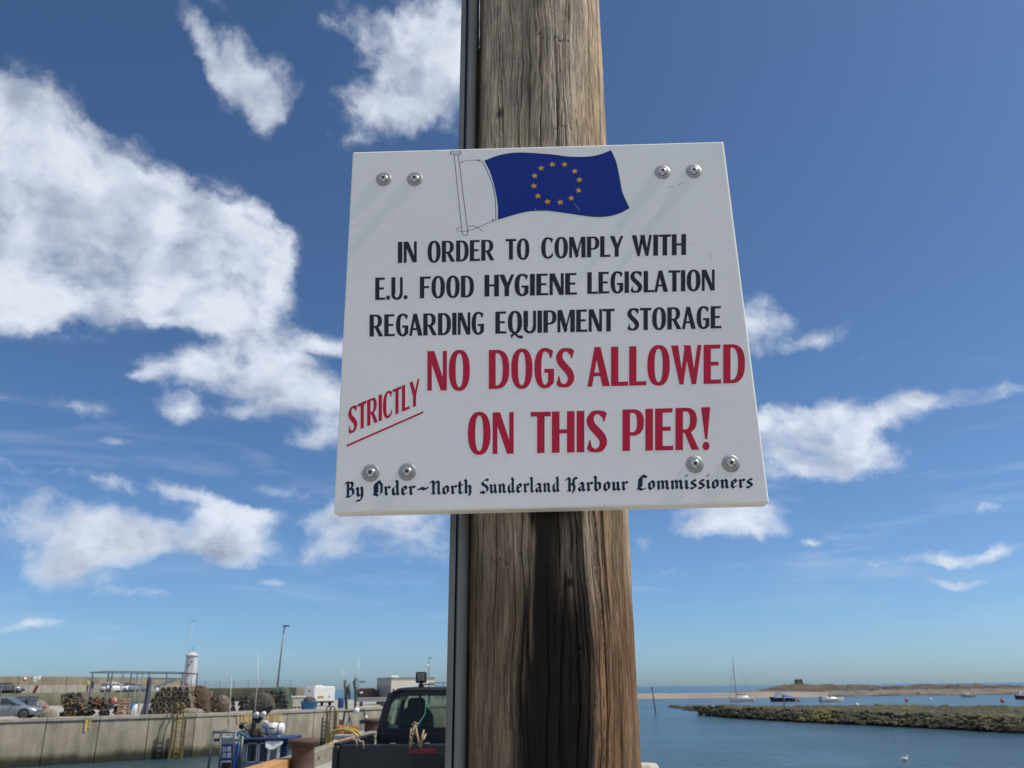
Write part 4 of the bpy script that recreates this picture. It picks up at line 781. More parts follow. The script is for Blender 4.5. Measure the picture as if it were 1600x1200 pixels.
for sx in (-1, 1):
    # door skin, pillars, side glass
    q = MB(); q.prism([(CB, .50), (CB + 1.45, .50), (CB + 1.45, 1.08), (CB + 1.4, 1.14), (CB, 1.16)], (sx * .81, 0, 0), (0, 1, 0), (0, 0, 1), (sx * -.06, 0, 0)); d_ = q.build('door', blackp, truck, bevel=.015)
    q = MB(); q.box((sx * .835, CB + .25, 1.02), (.03, .16, .03)); q.build('handle', trim, d_)
    q = MB(); q.bar((sx * .79, CB + .06, 1.10), (sx * .64, CB + .06, 1.60), .09, .06); q.build('pillar', blackp, truck); q = MB(); q.bar((sx * .79, CB + 1.5, 1.12), (sx * .60, CB + 1.08, 1.62), .06, .05); q.build('pillar', blackp, truck)
    q = MB(); q.add([(sx * .795, CB + .1, 1.15), (sx * .795, CB + 1.42, 1.13), (sx * .64, CB + 1.05, 1.58), (sx * .655, CB + .12, 1.58)], [(0, 1, 2, 3)]); q.build('side_window', glass, truck)
    q = MB(); q.prism([(CB + 1.4, .45), (CB + 2.6, .45), (CB + 2.62, .8), (CB + 2.5, .95), (CB + 1.4, 1.08)], (sx * .82, 0, 0), (0, 1, 0), (0, 0, 1), (sx * -.08, 0, 0)); q.build('front_wing', blackp, truck, bevel=.02)
    q = MB(); q.box((sx * .92, CB + 1.25, 1.18), (.16, .08, .18)); q.build('door_mirror', trim, truck, bevel=.02)
    for yy in (.75, CB + 1.95):
        q = MB(); q.lathe([(.2, -.11), (.33, -.11), (.355, -.07), (.355, .07), (.33, .11), (.2, .11)], 28, c=(sx * .74, yy, .355), M=Matrix.Rotation(R(90), 3, 'Y')); wh = q.build('wheel', rubber, truck)
        q = MB(); q.lathe([(.05, .115), (.19, .10), (.21, .12)], 20, c=(sx * .74, yy, .355), M=Matrix.Rotation(R(90 * sx), 3, 'Y')); q.build('rim', chrome, wh)
q = MB(); q.prism([(CB + 1.38, 1.08), (CB + 2.5, .96), (CB + 2.6, .85), (CB + 2.6, .45), (CB + 1.4, .45)], (-.74, 0, 0), (0, 1, 0), (0, 0, 1), (1.48, 0, 0)); q.build('bonnet', blackp, truck, bevel=.02)
q = MB(); q.add([(-.70, CB + 1.44, 1.10), (.70, CB + 1.44, 1.10), (.58, CB + 1.1, 1.60), (-.58, CB + 1.1, 1.60)], [(0, 1, 2, 3)]); q.build('windscreen', glass, truck)
for x in (-.36, .36):
    q = MB(); q.loft([[Vector((x + a * w_, CB + yo, z)) for a in (-1, 1) for yo in ((.50, .62) if a < 0 else (.62, .50))] for w_, z in ((.25, .8), (.26, 1.05), (.24, 1.28), (.19, 1.37), (.12, 1.40), (.12, 1.50), (.08, 1.53))], closed=True, smooth=False); q.build('seat', seatm, truck, bevel=.02)
q = MB(); q.box((0, CB + 1.3, 1.03), (1.4, .3, .14)); q.build('dashboard', trim, truck, bevel=.03)
q = MB(); q.lathe([(.04, 0), (.04, .05), (.02, .06), (.02, .09)], 12, c=(-.27, CB + .35, 1.66)); wl = q.build('work_lamp', trim, truck)
q = MB(); q.box((-.27, CB + .33, 1.80), (.15, .09, .15)); q.build('lamp_body', trim, wl, bevel=.02)
q = MB(); q.box((-.27, CB + .278, 1.80), (.10, .012, .10)); q.build('lamp_glass', mat('lamp_grey', (.16, .17, .15), .3), wl, bevel=.008)
ropem = mat('old_rope', (.42, .31, .20), .95, c2=(.28, .20, .13), scale=60, stretch=(1, 1, 3)); blue_r = mat('blue_rope', (.10, .22, .32), .9); green_r = mat('green_cord', (.02, .16, .13), .8)
# ropes over the tailgate
q = MB(); rr = random.Random(3)
for (x, z0, z1, dx) in ((.0, 1.10, 1.27, .012), (-.012, 1.08, 1.24, .0), (.085, 1.10, 1.28, -.03), (.10, 1.08, 1.22, .015), (.115, 1.09, 1.18, .02), (-.60, 1.10, 1.16, -.04), (-.52, 1.08, 1.14, -.05)):
    q.tube([(x, -.055, z0 - .04), (x + dx * .3, -.06, z0 + .03), (x + dx, -.045, (z0 + z1) / 2), (x + dx * 1.8, .0, z1)], [.009, .011, .014, .008], 6)
q.tube([(.0, -.05, 1.27), (.03, -.05, 1.30), (.07, -.05, 1.285)], .009, 6)
ro = q.build('rope_tie', ropem); ro.location = TR; ro.rotation_euler[2] = -.035; tag(ro, 'frayed tan rope ends knotted over the tailgate of the black pickup', 'rope')
q = MB(); q.tube([(.02, -.05, 1.10), (.045, -.055, 1.24), (.0, 1.0, 1.36), (-.14, 2.12, 1.56), (-.15, 2.4, 1.69)], .005, 5); q.tube([(-.20, 2.35, 1.70), (-.14, 2.33, 1.71), (-.07, 2.4, 1.70)], .012, 5)
ro = q.build('green_cord', green_r); ro.location = TR; ro.rotation_euler[2] = -.035; tag(ro, 'thin green cord running up over the cab roof of the black pickup', 'cord')
for i, x in enumerate((-.21, .0, .17)): q = MB(); q.box((x, -.01, 1.084), (.06, .05, .014)); q.build('cleat', chrome, tg, bevel=.004)

# ---- nets: a lumpy mound with loose strands over it
def net_heap(loc, rx, ry, h, m1, m2, label, cat='fishing net', n=70, seed=1, r=.02, name='net_heap'):
    rg = random.Random(seed); t = thing(name, loc, label, cat)
    X, Y = [], []
    k = 26; vs = []; fs = []
    for i in range(k + 1):
        for j in range(k):
            a = 2 * math.pi * j / k; u = i / k; nz = .75 + .5 * float(fbm(np.array([math.cos(a) * 1.7 + seed]), np.array([math.sin(a) * 1.7 + u * 2.4]), 4, seed)[()] if False else fbm(np.array([[math.cos(a) * 1.7 + seed]]), np.array([[math.sin(a) * 1.7 + u * 2.4]]), 4, seed)[0, 0])
            rr_ = math.sin(u * math.pi / 2) ** .8; z = h * (math.cos(u * math.pi / 2) ** .7) * (.6 + .55 * nz); vs.append((rx * rr_ * math.cos(a) * nz, ry * rr_ * math.sin(a) * nz, z * .92))
    for i in range(k):
        for j in range(k): fs.append((i * k + j, i * k + (j + 1) % k, (i + 1) * k + (j + 1) % k, (i + 1) * k + j))
    q = MB(); q.add(vs, fs, True); q.build('mound', m1, t)
    q = MB()
    for s in range(n):
        a = rg.uniform(0, 6.28); u = rg.uniform(.1, .95); pts = []
        for e in range(6):
            a += rg.uniform(-.35, .35); u = min(1, max(.03, u + rg.uniform(-.16, .16))); rr_ = math.sin(u * math.pi / 2) ** .8; kx = rg.uniform(.93, 1.12)
            pts.append((rx * rr_ * math.cos(a) * kx, ry * rr_ * math.sin(a) * kx, max(.02, h * math.cos(u * math.pi / 2) ** .7 * rg.uniform(.82, 1.12))))
        q.tube(pts, r * rg.uniform(.6, 1.3), 4, cap=False)
    q.build('strands', m2, t, kind='stuff'); return t
netg = mat('green_net', (.05, .10, .06), .95, c2=(.02, .03, .03), scale=12, bump=.02); nett = mat('tan_net', (.30, .25, .17), .95, c2=(.16, .13, .09), scale=10, bump=.03)
netb = mat('brown_net', (.13, .085, .05), .95, c2=(.05, .035, .025), scale=9, bump=.03); netk = mat('dark_net', (.035, .038, .038), .95, c2=(.015, .016, .016), scale=9, bump=.03); netgr = mat('grey_net', (.24, .235, .22), .95, c2=(.12, .12, .115), scale=10, bump=.03)
orr = mat('orange_rope', (.42, .14, .05), .9, c2=(.28, .09, .04), scale=20); yr = mat('yellow_rope', (.48, .29, .04), .9); whiter = mat('pale_rope', (.48, .46, .40), .9); teal = mat('teal_net', (.03, .16, .13), .9, c2=(.02, .08, .07), scale=8)
pz = P(645, 1194, 8.8)
net_heap((pz.x, 8.8, 0),    .50, .42, pz.z * .80, netk, netg, 'heap of green and dark net behind the pickup tailgate, only its top in view', n=160, seed=4, r=.012)
# ================================================================== THINGS ON THE FAR QUAY
def zat(px, py, Y): return P(px, py, Y).z
creelw = mat('creel_wood', (.30, .24, .17), .9, c2=(.17, .13, .09), scale=5); creeln = mat('creel_net', (.03, .033, .03), .95, c2=(.09, .06, .04), scale=3); creelp = mat('creel_pipe', (.50, .44, .30), .6, c2=(.20, .15, .09), scale=3)
def make_creel(m_net, m_hoop, label, group):
    t = thing('creel', (0, 0, -50), label, 'creel', group=group)
    q = MB(); [q.bar((-.34, y_, .03), (.34, y_, .03), .04) for y_ in (-.2, 0, .2)]; [q.bar((x, -.22, .05), (x, .22, .05), .04) for x in (-.33, 0, .33)]; q.build('base', creelw, t)
    hm = None
    for x in (-.32, 0, .32):
        q = MB(); q.tube([(x, .21 * math.cos(a), .05 + .34 * math.sin(a)) for a in np.linspace(0, math.pi, 8)], .024, 4, smooth=False)
        if hm is None: hh = q.build('hoop', m_hoop, t); hm = hh.data
        else: hh = bpy.data.objects.new('hoop', hm); col.objects.link(hh); hh.parent = t; hh.location.x = x + .32
    q = MB(); rg = random.Random(8)
    for k in range(13): x = -.33 + .66 * k / 12; q.tube([(x, .2 * math.cos(a), .05 + .325 * math.sin(a)) for a in np.linspace(0, math.pi, 6)], .007, 3, cap=False)
    for k in range(9): a = math.pi * (k + .5) / 9; q.bar((-.33, .2 * math.cos(a), .05 + .325 * math.sin(a)), (.33, .2 * math.cos(a), .05 + .325 * math.sin(a)), .012)
    for sx in (-1, 1): q.add([(sx * .325, .19 * math.cos(a), .05 + .31 * math.sin(a)) for a in np.linspace(0, math.pi, 8)], [tuple(range(8))])
    q.add([(-.3, -.15, .08), (.3, -.15, .08), (.3, .05, .30), (-.3, .05, .30), (-.3, .17, .10), (.3, .17, .10)], [(0, 1, 2, 3), (3, 2, 5, 4)])
    q.build('netting', m_net, t); return t
cr1 = make_creel(creeln, creelp, 'x', 'x'); cr2 = make_creel(netk, mat('dark_hoop', (.09, .085, .07), .8), 'x', 'x')
ROWS = {3: ['bottom', 'middle', 'top'], 4: ['bottom', 'second', 'third', 'top'], 5: ['bottom', 'second', 'middle', 'fourth', 'top']}
def creels(px0, px1, Y, layers, per, depth, label, group, src, neat=.1, seed=1, shrink=.0):
    rg = random.Random(seed); a = G(px0, Y); b_ = G(px1, Y); d = (b_ - a); ln = d.length; d.normalize(); back_ = Vector((-d.y, d.x, 0)); k = 0
    for L_ in range(layers):
        n = max(1, per - int(L_ * shrink))
        for i in range(n):
            for j in range(depth):
                u = (i + .5 + (per - n) / 2) / per; pos = a + d * (ln * u + rg.uniform(-1, 1) * .22 * neat * 3) + back_ * (j * .75 + rg.uniform(-1, 1) * .3 * neat * 3) + Vector((0, 0, .395 * L_ + rg.uniform(0, .05)))
                rz = math.atan2(d.y, d.x) + (math.pi / 2 if neat < .2 else 0) + rg.uniform(-1, 1) * neat * 3.0
                dup(src, pos, (rg.uniform(-1, 1) * neat * .9, rg.uniform(-1, 1) * neat * .9, rz), label % ROWS[layers][L_], group + ', ' + ROWS[layers][L_] + ' row'); k += 1
    return k
creels(92, 136, 66, 4, 3, 2, 'dark creel, %s layer of the yellow roped heap right of the silver car', 'creels in the dark heap right of the silver car', cr2, .6, 2, .5)
creels(138, 181, 67, 3, 3, 2, 'dark creel in the %s layer of the low heap left of the pink buoy', 'creels in the low heap left of the pink buoy', cr2, .55, 3, .4)
creels(238, 302, 69, 5, 7, 2, 'pale-hooped creel in the %s row of the tall stack behind the davit', 'creels in the tall stack behind the davit', cr1, .06, 4, .35)
creels(322, 392, 76, 3, 7, 1, 'dark creel in the %s row of the low stack right of the brown heap', 'creels in the low stack between the brown net heap and the boat mast', cr2, .15, 5, .4)
creels(392, 455, 82, 4, 5, 2, 'dark creel in the %s row of the stack left of the pale tank', 'creels in the stack left of the pale tank', cr2, .15, 6, .5)
for s_ in (cr1, cr2):
    for c_ in list(s_.children): bpy.data.objects.remove(c_)
    bpy.data.objects.remove(s_)

# ---- cars
def tyre(q, c, r, w_): q.lathe([(r * .55, -w_ / 2), (r * .93, -w_ / 2), (r, -w_ * .3), (r, w_ * .3), (r * .93, w_ / 2), (r * .55, w_ / 2)], 22, c=c, M=Matrix.Rotation(R(90), 3, 'X'))
def car(loc, rz, paint, label, L_=4.3, H_=1.43, W_=1.72, estate=False):
    t = thing('parked_car', loc, label, 'car', rz=rz); hw = W_ / 2
    st = [(-L_ / 2, .42, .60, .74), (-L_ / 2 + .12, .30, .72, .86), (-L_ / 2 + .5, .24, .90, .97), (-.95, .20, .93, 1.0), (.25, .20, .92, 1.0), (.95, .22, .90, .98), (L_ / 2 - .65, .24, .80, .95), (L_ / 2 - .18, .28, .66, .84), (L_ / 2, .40, .54, .68)]
    secs = []
    for x, zb, zt, wf in st:
        w_ = hw * wf
        secs.append([Vector((x, a, z)) for a, z in ((-w_ * .90, zb), (-w_, zb + .12), (-w_ * 1.0, zt * .62 + zb * .38), (-w_ * .97, zt - .08), (-w_ * .86, zt), (0, zt + .03), (w_ * .86, zt), (w_ * .97, zt - .08), (w_ * 1.0, zt * .62 + zb * .38), (w_, zb + .12), (w_ * .90, zb))])
    q = MB(); q.loft(secs, closed=True); q.build('body', paint, t)
    top = [(-L_ / 2 + (.25 if estate else .55), .90), (-L_ / 2 + (.55 if estate else 1.15), H_ - .06), (-.55, H_), (.15, H_ - .03), (1.05, .92)]
    rw_ = hw * .74; bw_ = hw * .93
    def pt(x, z, s, o=0): f = (z - .88) / (H_ - .88); return Vector((x, s * ((bw_ * (1 - f) + rw_ * f) + o), z))
    q = MB(); q.loft([[pt(x, z, -1), pt(x, z, 1)] for x, z in top], smooth=True, cap=False)
    for s in (-1, 1): q.add([pt(x, z, s) for x, z in top], [tuple(range(5))])
    q.build('cabin', paint, t)
    for s in (-1, 1):
        for a_, b__, c_, d_ in (((top[0][0] + .30), (top[1][0] + .08), -.28, -.28), (-.20, -.20, .12, .83)):
            zt_ = H_ - .12; q = MB(); q.add([pt(a_, .95, s, .006), pt(b__, zt_, s, .006), pt(c_, zt_ + .02, s, .006), pt(d_, .95, s, .006)], [(0, 1, 2, 3)]); q.build('side_window', darkglass, t)
    for (x0, z0), (x1, z1) in ((top[0], top[1]), (top[4], top[3])):
        q = MB(); q.add([pt(x0 * .9 + x1 * .1, z0 * .9 + z1 * .1, -.92, .0) + Vector((0, 0, .008)), pt(x0 * .9 + x1 * .1, z0 * .9 + z1 * .1, .92) + Vector((0, 0, .008)), pt(x0 * .1 + x1 * .9, z0 * .1 + z1 * .9, .92) + Vector((0, 0, .012)), pt(x0 * .1 + x1 * .9, z0 * .1 + z1 * .9, -.92) + Vector((0, 0, .012))], [(0, 1, 2, 3)]); q.build('windscreen', darkglass, t)
    for x in (-L_ / 2 + .82, L_ / 2 - .82):
        for s in (-1, 1):
            q = MB(); q.lathe([(.355, 0), (.355, .02), (.33, .022)], 22, c=(x, s * (hw - .012), .34), M=Matrix.Rotation(R(-90 * s), 3, 'X')); q.build('wheel_arch', trim, t)
            q = MB(); tyre(q, (x, s * (hw - .07), .31), .31, .19); w_ = q.build('wheel', rubber, t)
            q = MB(); q.lathe([(.19, 0), (.185, .012), (.15, .004)], 18, c=(x, s * (hw + .02), .31), M=Matrix.Rotation(R(-90 * s), 3, 'X'))
            for k in range(5): a = k * 1.2566; q.bar((x, s * (hw + .03), .31), (x + .175 * math.cos(a), s * (hw + .03), .31 + .175 * math.sin(a)), .05, .012)
            q.build('rim', chrome, w_)
    for s in (-1, 1):
        q = MB(); q.box((L_ / 2 - .16, s * hw * .62, .60), (.16, .26, .11)); q.build('headlight', mat('lamp_clear', (.6, .6, .6), .15), t, bevel=.02)
        q = MB(); q.box((.62, s * (hw + .06), .96), (.12, .14, .10)); q.build('mirror', trim, t, bevel=.02)
    return t
darkglass = mat('dark_car_glass', (.02, .028, .03), .08, spec=.8)
silver = mat('silver_paint', (.24, .27, .31), .32, .55, c2=(.22, .25, .29)); darkp = mat('dark_car_paint', (.02, .018, .03), .25, spec=.7); whitep = mat('white_paint', (.74, .74, .72), .4, c2=(.66, .66, .64)); 
def along(px0, px1, Y): a = G(px0, Y); return a
c_ = G(13, 60.6); qd = Vector((18.6, 20, 0)).normalized()
sc = car((c_.x, c_.y, 0), R(16), silver, 'silver hatchback parked at the left edge of the quay, white sticker on its door', estate=True)
q = MB(); q.box((-.35, -.868, .68), (.42, .012, .24)); q.build('door_sticker', whitep, sc)
c_ = G(10, 123); car((c_.x, c_.y, 1.62), R(42), darkp, 'dark car parked up on the raised breakwater road at the left edge')
c_ = G(176, 136); car((c_.x, c_.y, 1.62), R(60), whitep, 'white car on the raised road seen through the steel frame', estate=True)
c_ = G(206, 140); car((c_.x, c_.y, 1.62), R(60), silver, 'pale grey car on the raised road, right of the white car')

# ---- stacks and small things by the silver car
bluebox = mat('blue_box', (.06, .08, .13), .7, c2=(.11, .12, .15), scale=3)
def fish_box(loc, rz, m, label, group=None, d=(.8, .5, .28)):
    t = thing('fish_box', loc, label, 'fish box', rz=rz, group=group); q = MB(); x, y_, z = d
    q.box((0, 0, .015), (x * .94, y_ * .94, .03)); 
    for s in (-1, 1): q.box((0, s * (y_ / 2 - .012), z / 2), (x, .024, z)); q.box((s * (x / 2 - .012), 0, z / 2), (.024, y_ - .05, z))
    q.build('tub', m, t); q = MB()
    for s in (-1, 1): q.box((0, s * (y_ / 2 + .008), z - .02), (x + .03, .02, .04)); q.box((s * (x / 2 + .008), 0, z - .02), (.02, y_, .04))
    q.build('rim', m, t); return t
fb0 = None
for px_, nz_, lab, grp in ((37, 5, 'blue fish box, %s in the stack behind the silver car bonnet', 'blue fish boxes in the left stack'), (53, 5, 'blue fish box, %s in the stack nearer the grey net heap', 'blue fish boxes in the right stack')):
    g0 = G(px_, 66.5)
    for k in range(nz_):
        lab_ = lab % ['lowest', 'second from bottom', 'middle one', 'second from top', 'topmost'][k]
        if fb0 is None: fb0 = fish_box((g0.x, g0.y, 0), .7, bluebox, lab_, grp, d=(.62, .42, .28))
        else: dup(fb0, (g0.x + rng.uniform(-.04, .04), g0.y, .285 * k), (0, 0, .7 + rng.uniform(-.08, .08)), lab_, grp)
net_heap(G(66, 65.5), .55, .6, 1.05, netgr, whiter, 'tall heap of pale grey netting beside the silver car nose', seed=5)
net_heap(G(80, 63.5), .62, .5, .55, nett, whiter, 'low heap of tan netting right of the silver car', seed=6)
def buoy(loc, r, m, label, name='buoy'):
    t = thing(name, loc, label, 'buoy'); q = MB(); q.lathe([(r * math.sin(a) * 1.0 + (.0 if 0 < a < 3.1 else .001), -r * math.cos(a) * 1.06) for a in np.linspace(.05, math.pi - .35, 12)], 18, c=(0, 0, r)); q.build('float', m, t)
    q = MB(); q.tube([(0, 0, 1.96 * r), (0, 0, 2.15 * r)], r * .26, 8); q.tube([(r * .2 * math.cos(a), 0, 2.25 * r + r * .2 * math.sin(a)) for a in np.linspace(0, 6.28, 10)], r * .08, 5); q.build('eye', m, t); return t
pink = mat('pink_buoy', (.50, .22, .16), .6, c2=(.42, .17, .13)); pinkr = mat('red_pink_buoy', (.42, .09, .08), .6)
g0 = G(75, 64.5); buoy((g0.x, g0.y, .42), .20, pinkr, 'pink buoy lying on the tan net heap')
g0 = G(180, 66); buoy((g0.x, g0.y, zat(180, 1100, 66)), .23, pink, 'large pale pink buoy hung on the creel heap left of the pallet')
for px_, m_, sd in ((110, yr, 1), (128, yr, 2), (160, orr, 3)):
    g0 = G(px_, 65); q = MB(); rg = random.Random(sd)
    for s in range(9):
        p0 = Vector((rg.uniform(-.5, .5), rg.uniform(-.3, 0), rg.uniform(.3, 1.3))); pts = [p0]
        for e in range(5): pts.append(pts[-1] + Vector((rg.uniform(-.2, .2), rg.uniform(-.05, .05), rg.uniform(-.16, .10))))
        q.tube(pts, .017, 4)
    o = q.build('rope_tangle', m_); o.location = g0; tag(o, {1: 'tangle of yellow rope on the dark creel heap', 2: 'second smaller yellow rope tangle, at the right end of the dark creel heap', 3: 'orange rope tangle on the low creel heap'}[sd], 'rope')
q = MB(); q.box((0, 0, .45), (.35, .12, 1.0), M=Matrix.Rotation(.35, 3, 'Y')); 
o = q.build('leaning_board', mat('dark_red_board', (.17, .03, .03), .6), bevel=.02); g0 = G(54, 114); o.location = (g0.x, g0.y, 1.62); tag(o, 'dark red board leaning at the guard rail of the raised road', 'board')
def wall_sign(px, py, Y, w_, h_, m_, label, rnd=False, m2=None):
    p = P(px, py, Y); t = thing('wall_sign', p, label, 'sign', rz=.75); q = MB()
    if rnd:
        q.lathe([(w_ / 2, -.02), (w_ / 2, .02)], 20, M=Matrix.Rotation(R(90), 3, 'X')); q.build('plate', m_, t); q = MB(); q.lathe([(w_ / 2 * .66, .0), (w_ / 2 * .66, .03)], 20, M=Matrix.Rotation(R(90), 3, 'X')); q.build('face', m2, t)
        q = MB(); q.bar((-.22, -.035, -.28), (.2, -.035, .28), .1, .012); q.build('bar', m_, t)
    else: q.box((0, 0, 0), (w_, .04, h_)); q.build('plate', m_, t); q = MB(); q.box((0, -.025, -h_ * .1), (w_ * .7, .01, h_ * .5)); q.build('panel', m2 or m_, t)
    return t
# the parapet stands about nine metres behind the road edge
wall_sign(39, 1060.5, 118.6, .62, .62, mat('sign_red', (.42, .07, .04), .5), 'round red and white prohibition sign on the parapet above the dark car', True, whitep)
wall_sign(55, 1061, 120.0, .42, .62, whitep, 'white notice on the parapet right of the round sign', m2=mat('sign_green', (.30, .45, .38), .5))
wall_sign(62, 1058.5, 121, .3, .45, whitep, 'smaller white notice, rightmost of the signs on the parapet')

# ---- people on the raised road
def person(loc, h, shirt, trousers, label, rz=0, step=.12):
    skin = mat('skin', (.45, .28, .20), .6); hair = mat('hair', (.05, .035, .025), .8)
    me = bpy.data.meshes.new('person'); s = h / 1.75
    V = {'pel': (0, 0, .95), 'sp': (0, 0, 1.15), 'ch': (0, .01, 1.36), 'nk': (0, .01, 1.50), 'hd': (0, -.01, 1.60), 'tp': (0, 0, 1.70), 'ls': (-.17, 0, 1.42), 'le': (-.23, .03, 1.15), 'lw': (-.23, -.07, .92), 'lh': (-.23, -.10, .83), 'rs': (.17, 0, 1.42), 're': (.23, .04, 1.15), 'rw': (.24, -.05, .92), 'rh': (.24, -.08, .83),
         'lp': (-.09, 0, .90), 'lk': (-.10, -step, .50), 'la': (-.10, -step * .6, .09), 'lt': (-.10, -step * .6 - .17, .04), 'rp': (.09, 0, .90), 'rk': (.10, step * .3, .50), 'ra': (.10, step, .09), 'rt': (.10, step - .17, .04)}
    rad = dict(pel=.13, sp=.12, ch=.15, nk=.055, hd=.095, tp=.075, ls=.07, le=.045, lw=.032, lh=.045, rs=.07, re=.045, rw=.032, rh=.045, lp=.095, lk=.062, la=.042, lt=.04, rp=.095, rk=.062, ra=.042, rt=.04)
    ks = list(V); E_ = [('pel', 'sp'), ('sp', 'ch'), ('ch', 'nk'), ('nk', 'hd'), ('hd', 'tp'), ('ch', 'ls'), ('ls', 'le'), ('le', 'lw'), ('lw', 'lh'), ('ch', 'rs'), ('rs', 're'), ('re', 'rw'), ('rw', 'rh'), ('pel', 'lp'), ('lp', 'lk'), ('lk', 'la'), ('la', 'lt'), ('pel', 'rp'), ('rp', 'rk'), ('rk', 'ra'), ('ra', 'rt')]
    me.from_pydata([Vector(V[k]) * s for k in ks], [(ks.index(a), ks.index(b_)) for a, b_ in E_], [])
    o = bpy.data.objects.new('person', me); col.objects.link(o); o.location = loc; o.rotation_euler = (0, 0, rz)
    sk = o.modifiers.new('skin', 'SKIN'); 
    for i, k in enumerate(ks): me.skin_vertices[0].data[i].radius = (rad[k] * s, rad[k] * s); me.skin_vertices[0].data[i].use_root = (k == 'pel')
    o.modifiers.new('sub', 'SUBSURF').levels = 1; o.modifiers['sub'].render_levels = 1
    dg = bpy.context.evaluated_depsgraph_get(); m2 = bpy.data.meshes.new_from_object(o.evaluated_get(dg)); o.modifiers.clear(); o.data = m2
    for m_ in (shirt, trousers, skin, hair): m2.materials.append(m_)
    for p_ in m2.polygons:
        c = p_.center / s; p_.material_index = 3 if (c.z > 1.66 or (c.z > 1.57 and c.y > .03)) else 2 if (c.z > 1.49 or (abs(c.x) > .18 and c.z < 1.0)) else 0 if c.z > .96 else 1
        p_.use_smooth = True
    tag(o, label, 'person'); return o
nvy = mat('navy_cloth', (.03, .05, .12), .9); grc = mat('grey_cloth', (.10, .10, .11), .9); pur = mat('maroon_cloth', (.10, .04, .06), .9); tsh = mat('yellow_cloth', (.40, .36, .16), .9); lcl = mat('pale_cloth', (.5, .5, .52), .9)
g0 = G(135, 121); person((g0.x, g0.y, 1.62), 1.72, tsh, pur, 'person in a yellowish top and dark trousers on the raised road by the rail', 1.0)
g0 = G(142.5, 122); person((g0.x, g0.y, 1.62), 1.75, nvy, grc, 'person in a navy top walking on the raised road', 2.5)
g0 = G(171, 124); person((g0.x, g0.y, 1.62), 1.75, lcl, nvy, 'person in a pale top standing on the raised road near the white car', .4)

# ---- steel frame of uprights and rails round the creels
fm = mat('frame_steel', (.15, .165, .19), .5, .3, c2=(.11, .12, .14), scale=2); fl = mat('frame_pale', (.42, .44, .46), .5, .2)
fr_ = thing('steel_frame', (0, 0, 0), 'open frame of thin grey steel posts and rails standing over the creels', 'frame')
def bpt(px, py, Y): return P(px, py, Y)
A0, A1 = bpt(141, 1051, 72), bpt(306, 1053, 74); B0, B1 = bpt(163, 1049, 76), bpt(280, 1050.5, 78)
q = MB(); q.bar(A0, A1, .08); q.bar(B0, B1, .08); q.bar(A0, B0, .08); q.bar(A1, B1, .08); q.build('top_rail', fm, fr_)
for i, (px_, Y_, m_) in enumerate(((140, 72, fm), (165, 72.3, fm), (188, 72.7, fl), (210.5, 73, fl), (219.5, 73.2, fl), (282, 73.7, fm), (305, 74, fm), (171, 76, fm), (201, 76.5, fm), (229, 77, fm), (257, 77.3, fm))):
    g0 = G(px_, Y_); zt_ = zat(px_, 1051, Y_) if Y_ < 75 else zat(px_, 1050, Y_); q = MB(); q.bar((g0.x, g0.y, 0), (g0.x, g0.y, zt_), .075); q.build('post', m_, fr_)
q = MB(); q.bar(bpt(205, 1070, 73), bpt(240, 1071, 73.2), .06); q.bar(bpt(282, 1072, 73.7), bpt(305, 1072.5, 74), .06); q.bar(bpt(210, 1092, 73), bpt(236, 1092.5, 73.2), .07); q.build('mid_rail', fl, fr_)

# ---- standing pallet, white fender, blue drum, davit
plw = mat('pallet_wood', (.48, .33, .19), .85, c2=(.36, .24, .14), scale=4)
g0 = G(196.5, 66.5); t = thing('pallet', g0, 'wooden pallet stood on end between the pink buoy and the white fender', 'pallet', rz=.35)
for x in (-.37, 0, .37): q = MB(); q.box((x, 0, .6), (.09, .10, 1.2)); q.build('bearer', plw, t)
for k in range(6): q = MB(); q.box((0, -.062, .07 + .212 * k), (.84, .02, .09)); q.build('slat', plw, t)
for k in range(4): q = MB(); q.box((0, .062, .08 + .345 * k), (.84, .02, .09)); q.build('slat', plw, t)
g0 = G(212.5, 65.2); q = MB(); q.lathe([(.02, -.42), (.09, -.38), (.16, -.24), (.19, 0), (.16, .23), (.09, .34), (.04, .4)], 18); o = q.build('white_fender', whitep); o.location = (g0.x, g0.y, .42); o.rotation_euler = (0, .35, 0); tag(o, 'long white fender leaning right of the pallet', 'fender')
def drum(px, Y, m_, label, r=.29, h=.88):
    g0 = G(px, Y); t = thing('drum', g0, label, 'drum'); q = MB(); q.lathe([(r * .96, 0), (r, .03), (r, h * .33), (r * 1.03, h * .34), (r, h * .36), (r, h * .64), (r * 1.03, h * .66), (r, h * .68), (r, h - .03), (r * .94, h)], 20); q.build('barrel', m_, t); q = MB(); q.lathe([(r * .99, h), (r * 1.02, h + .01), (r * .9, h + .02)], 20); q.build('lid', m_, t); return t
drum(207, 68, mat('blue_plastic', (.03, .10, .30), .45), 'dark blue drum behind the white fender')
dv = mat('davit_steel', (.20, .215, .235), .5, .3, c2=(.14, .15, .165), scale=2)
g0 = G(231, 66); t = thing('davit_crane', g0, 'grey steel davit with an I-beam post and raised jib beside the creel stack', 'crane')
tz = zat(236, 1058, 66)
q = MB(); q.box((-.12, 0, tz / 2), (.03, .34, tz)); q.box((.12, 0, tz / 2), (.03, .34, tz)); q.box((0, 0, tz / 2), (.21, .04, tz)); q.build('post', dv, t)
q = MB(); q.prism([(.12, 0), (.42, 0), (.12, 1.1)], (-.0, -.06, 0), (-1, 0, 0), (0, 0, 1), (0, .12, 0)); q.build('brace', dv, t)
e1 = P(278, 1060.5, 66) - g0; e0 = P(240, 1075, 66) - g0; e2 = P(284, 1061, 66) - g0
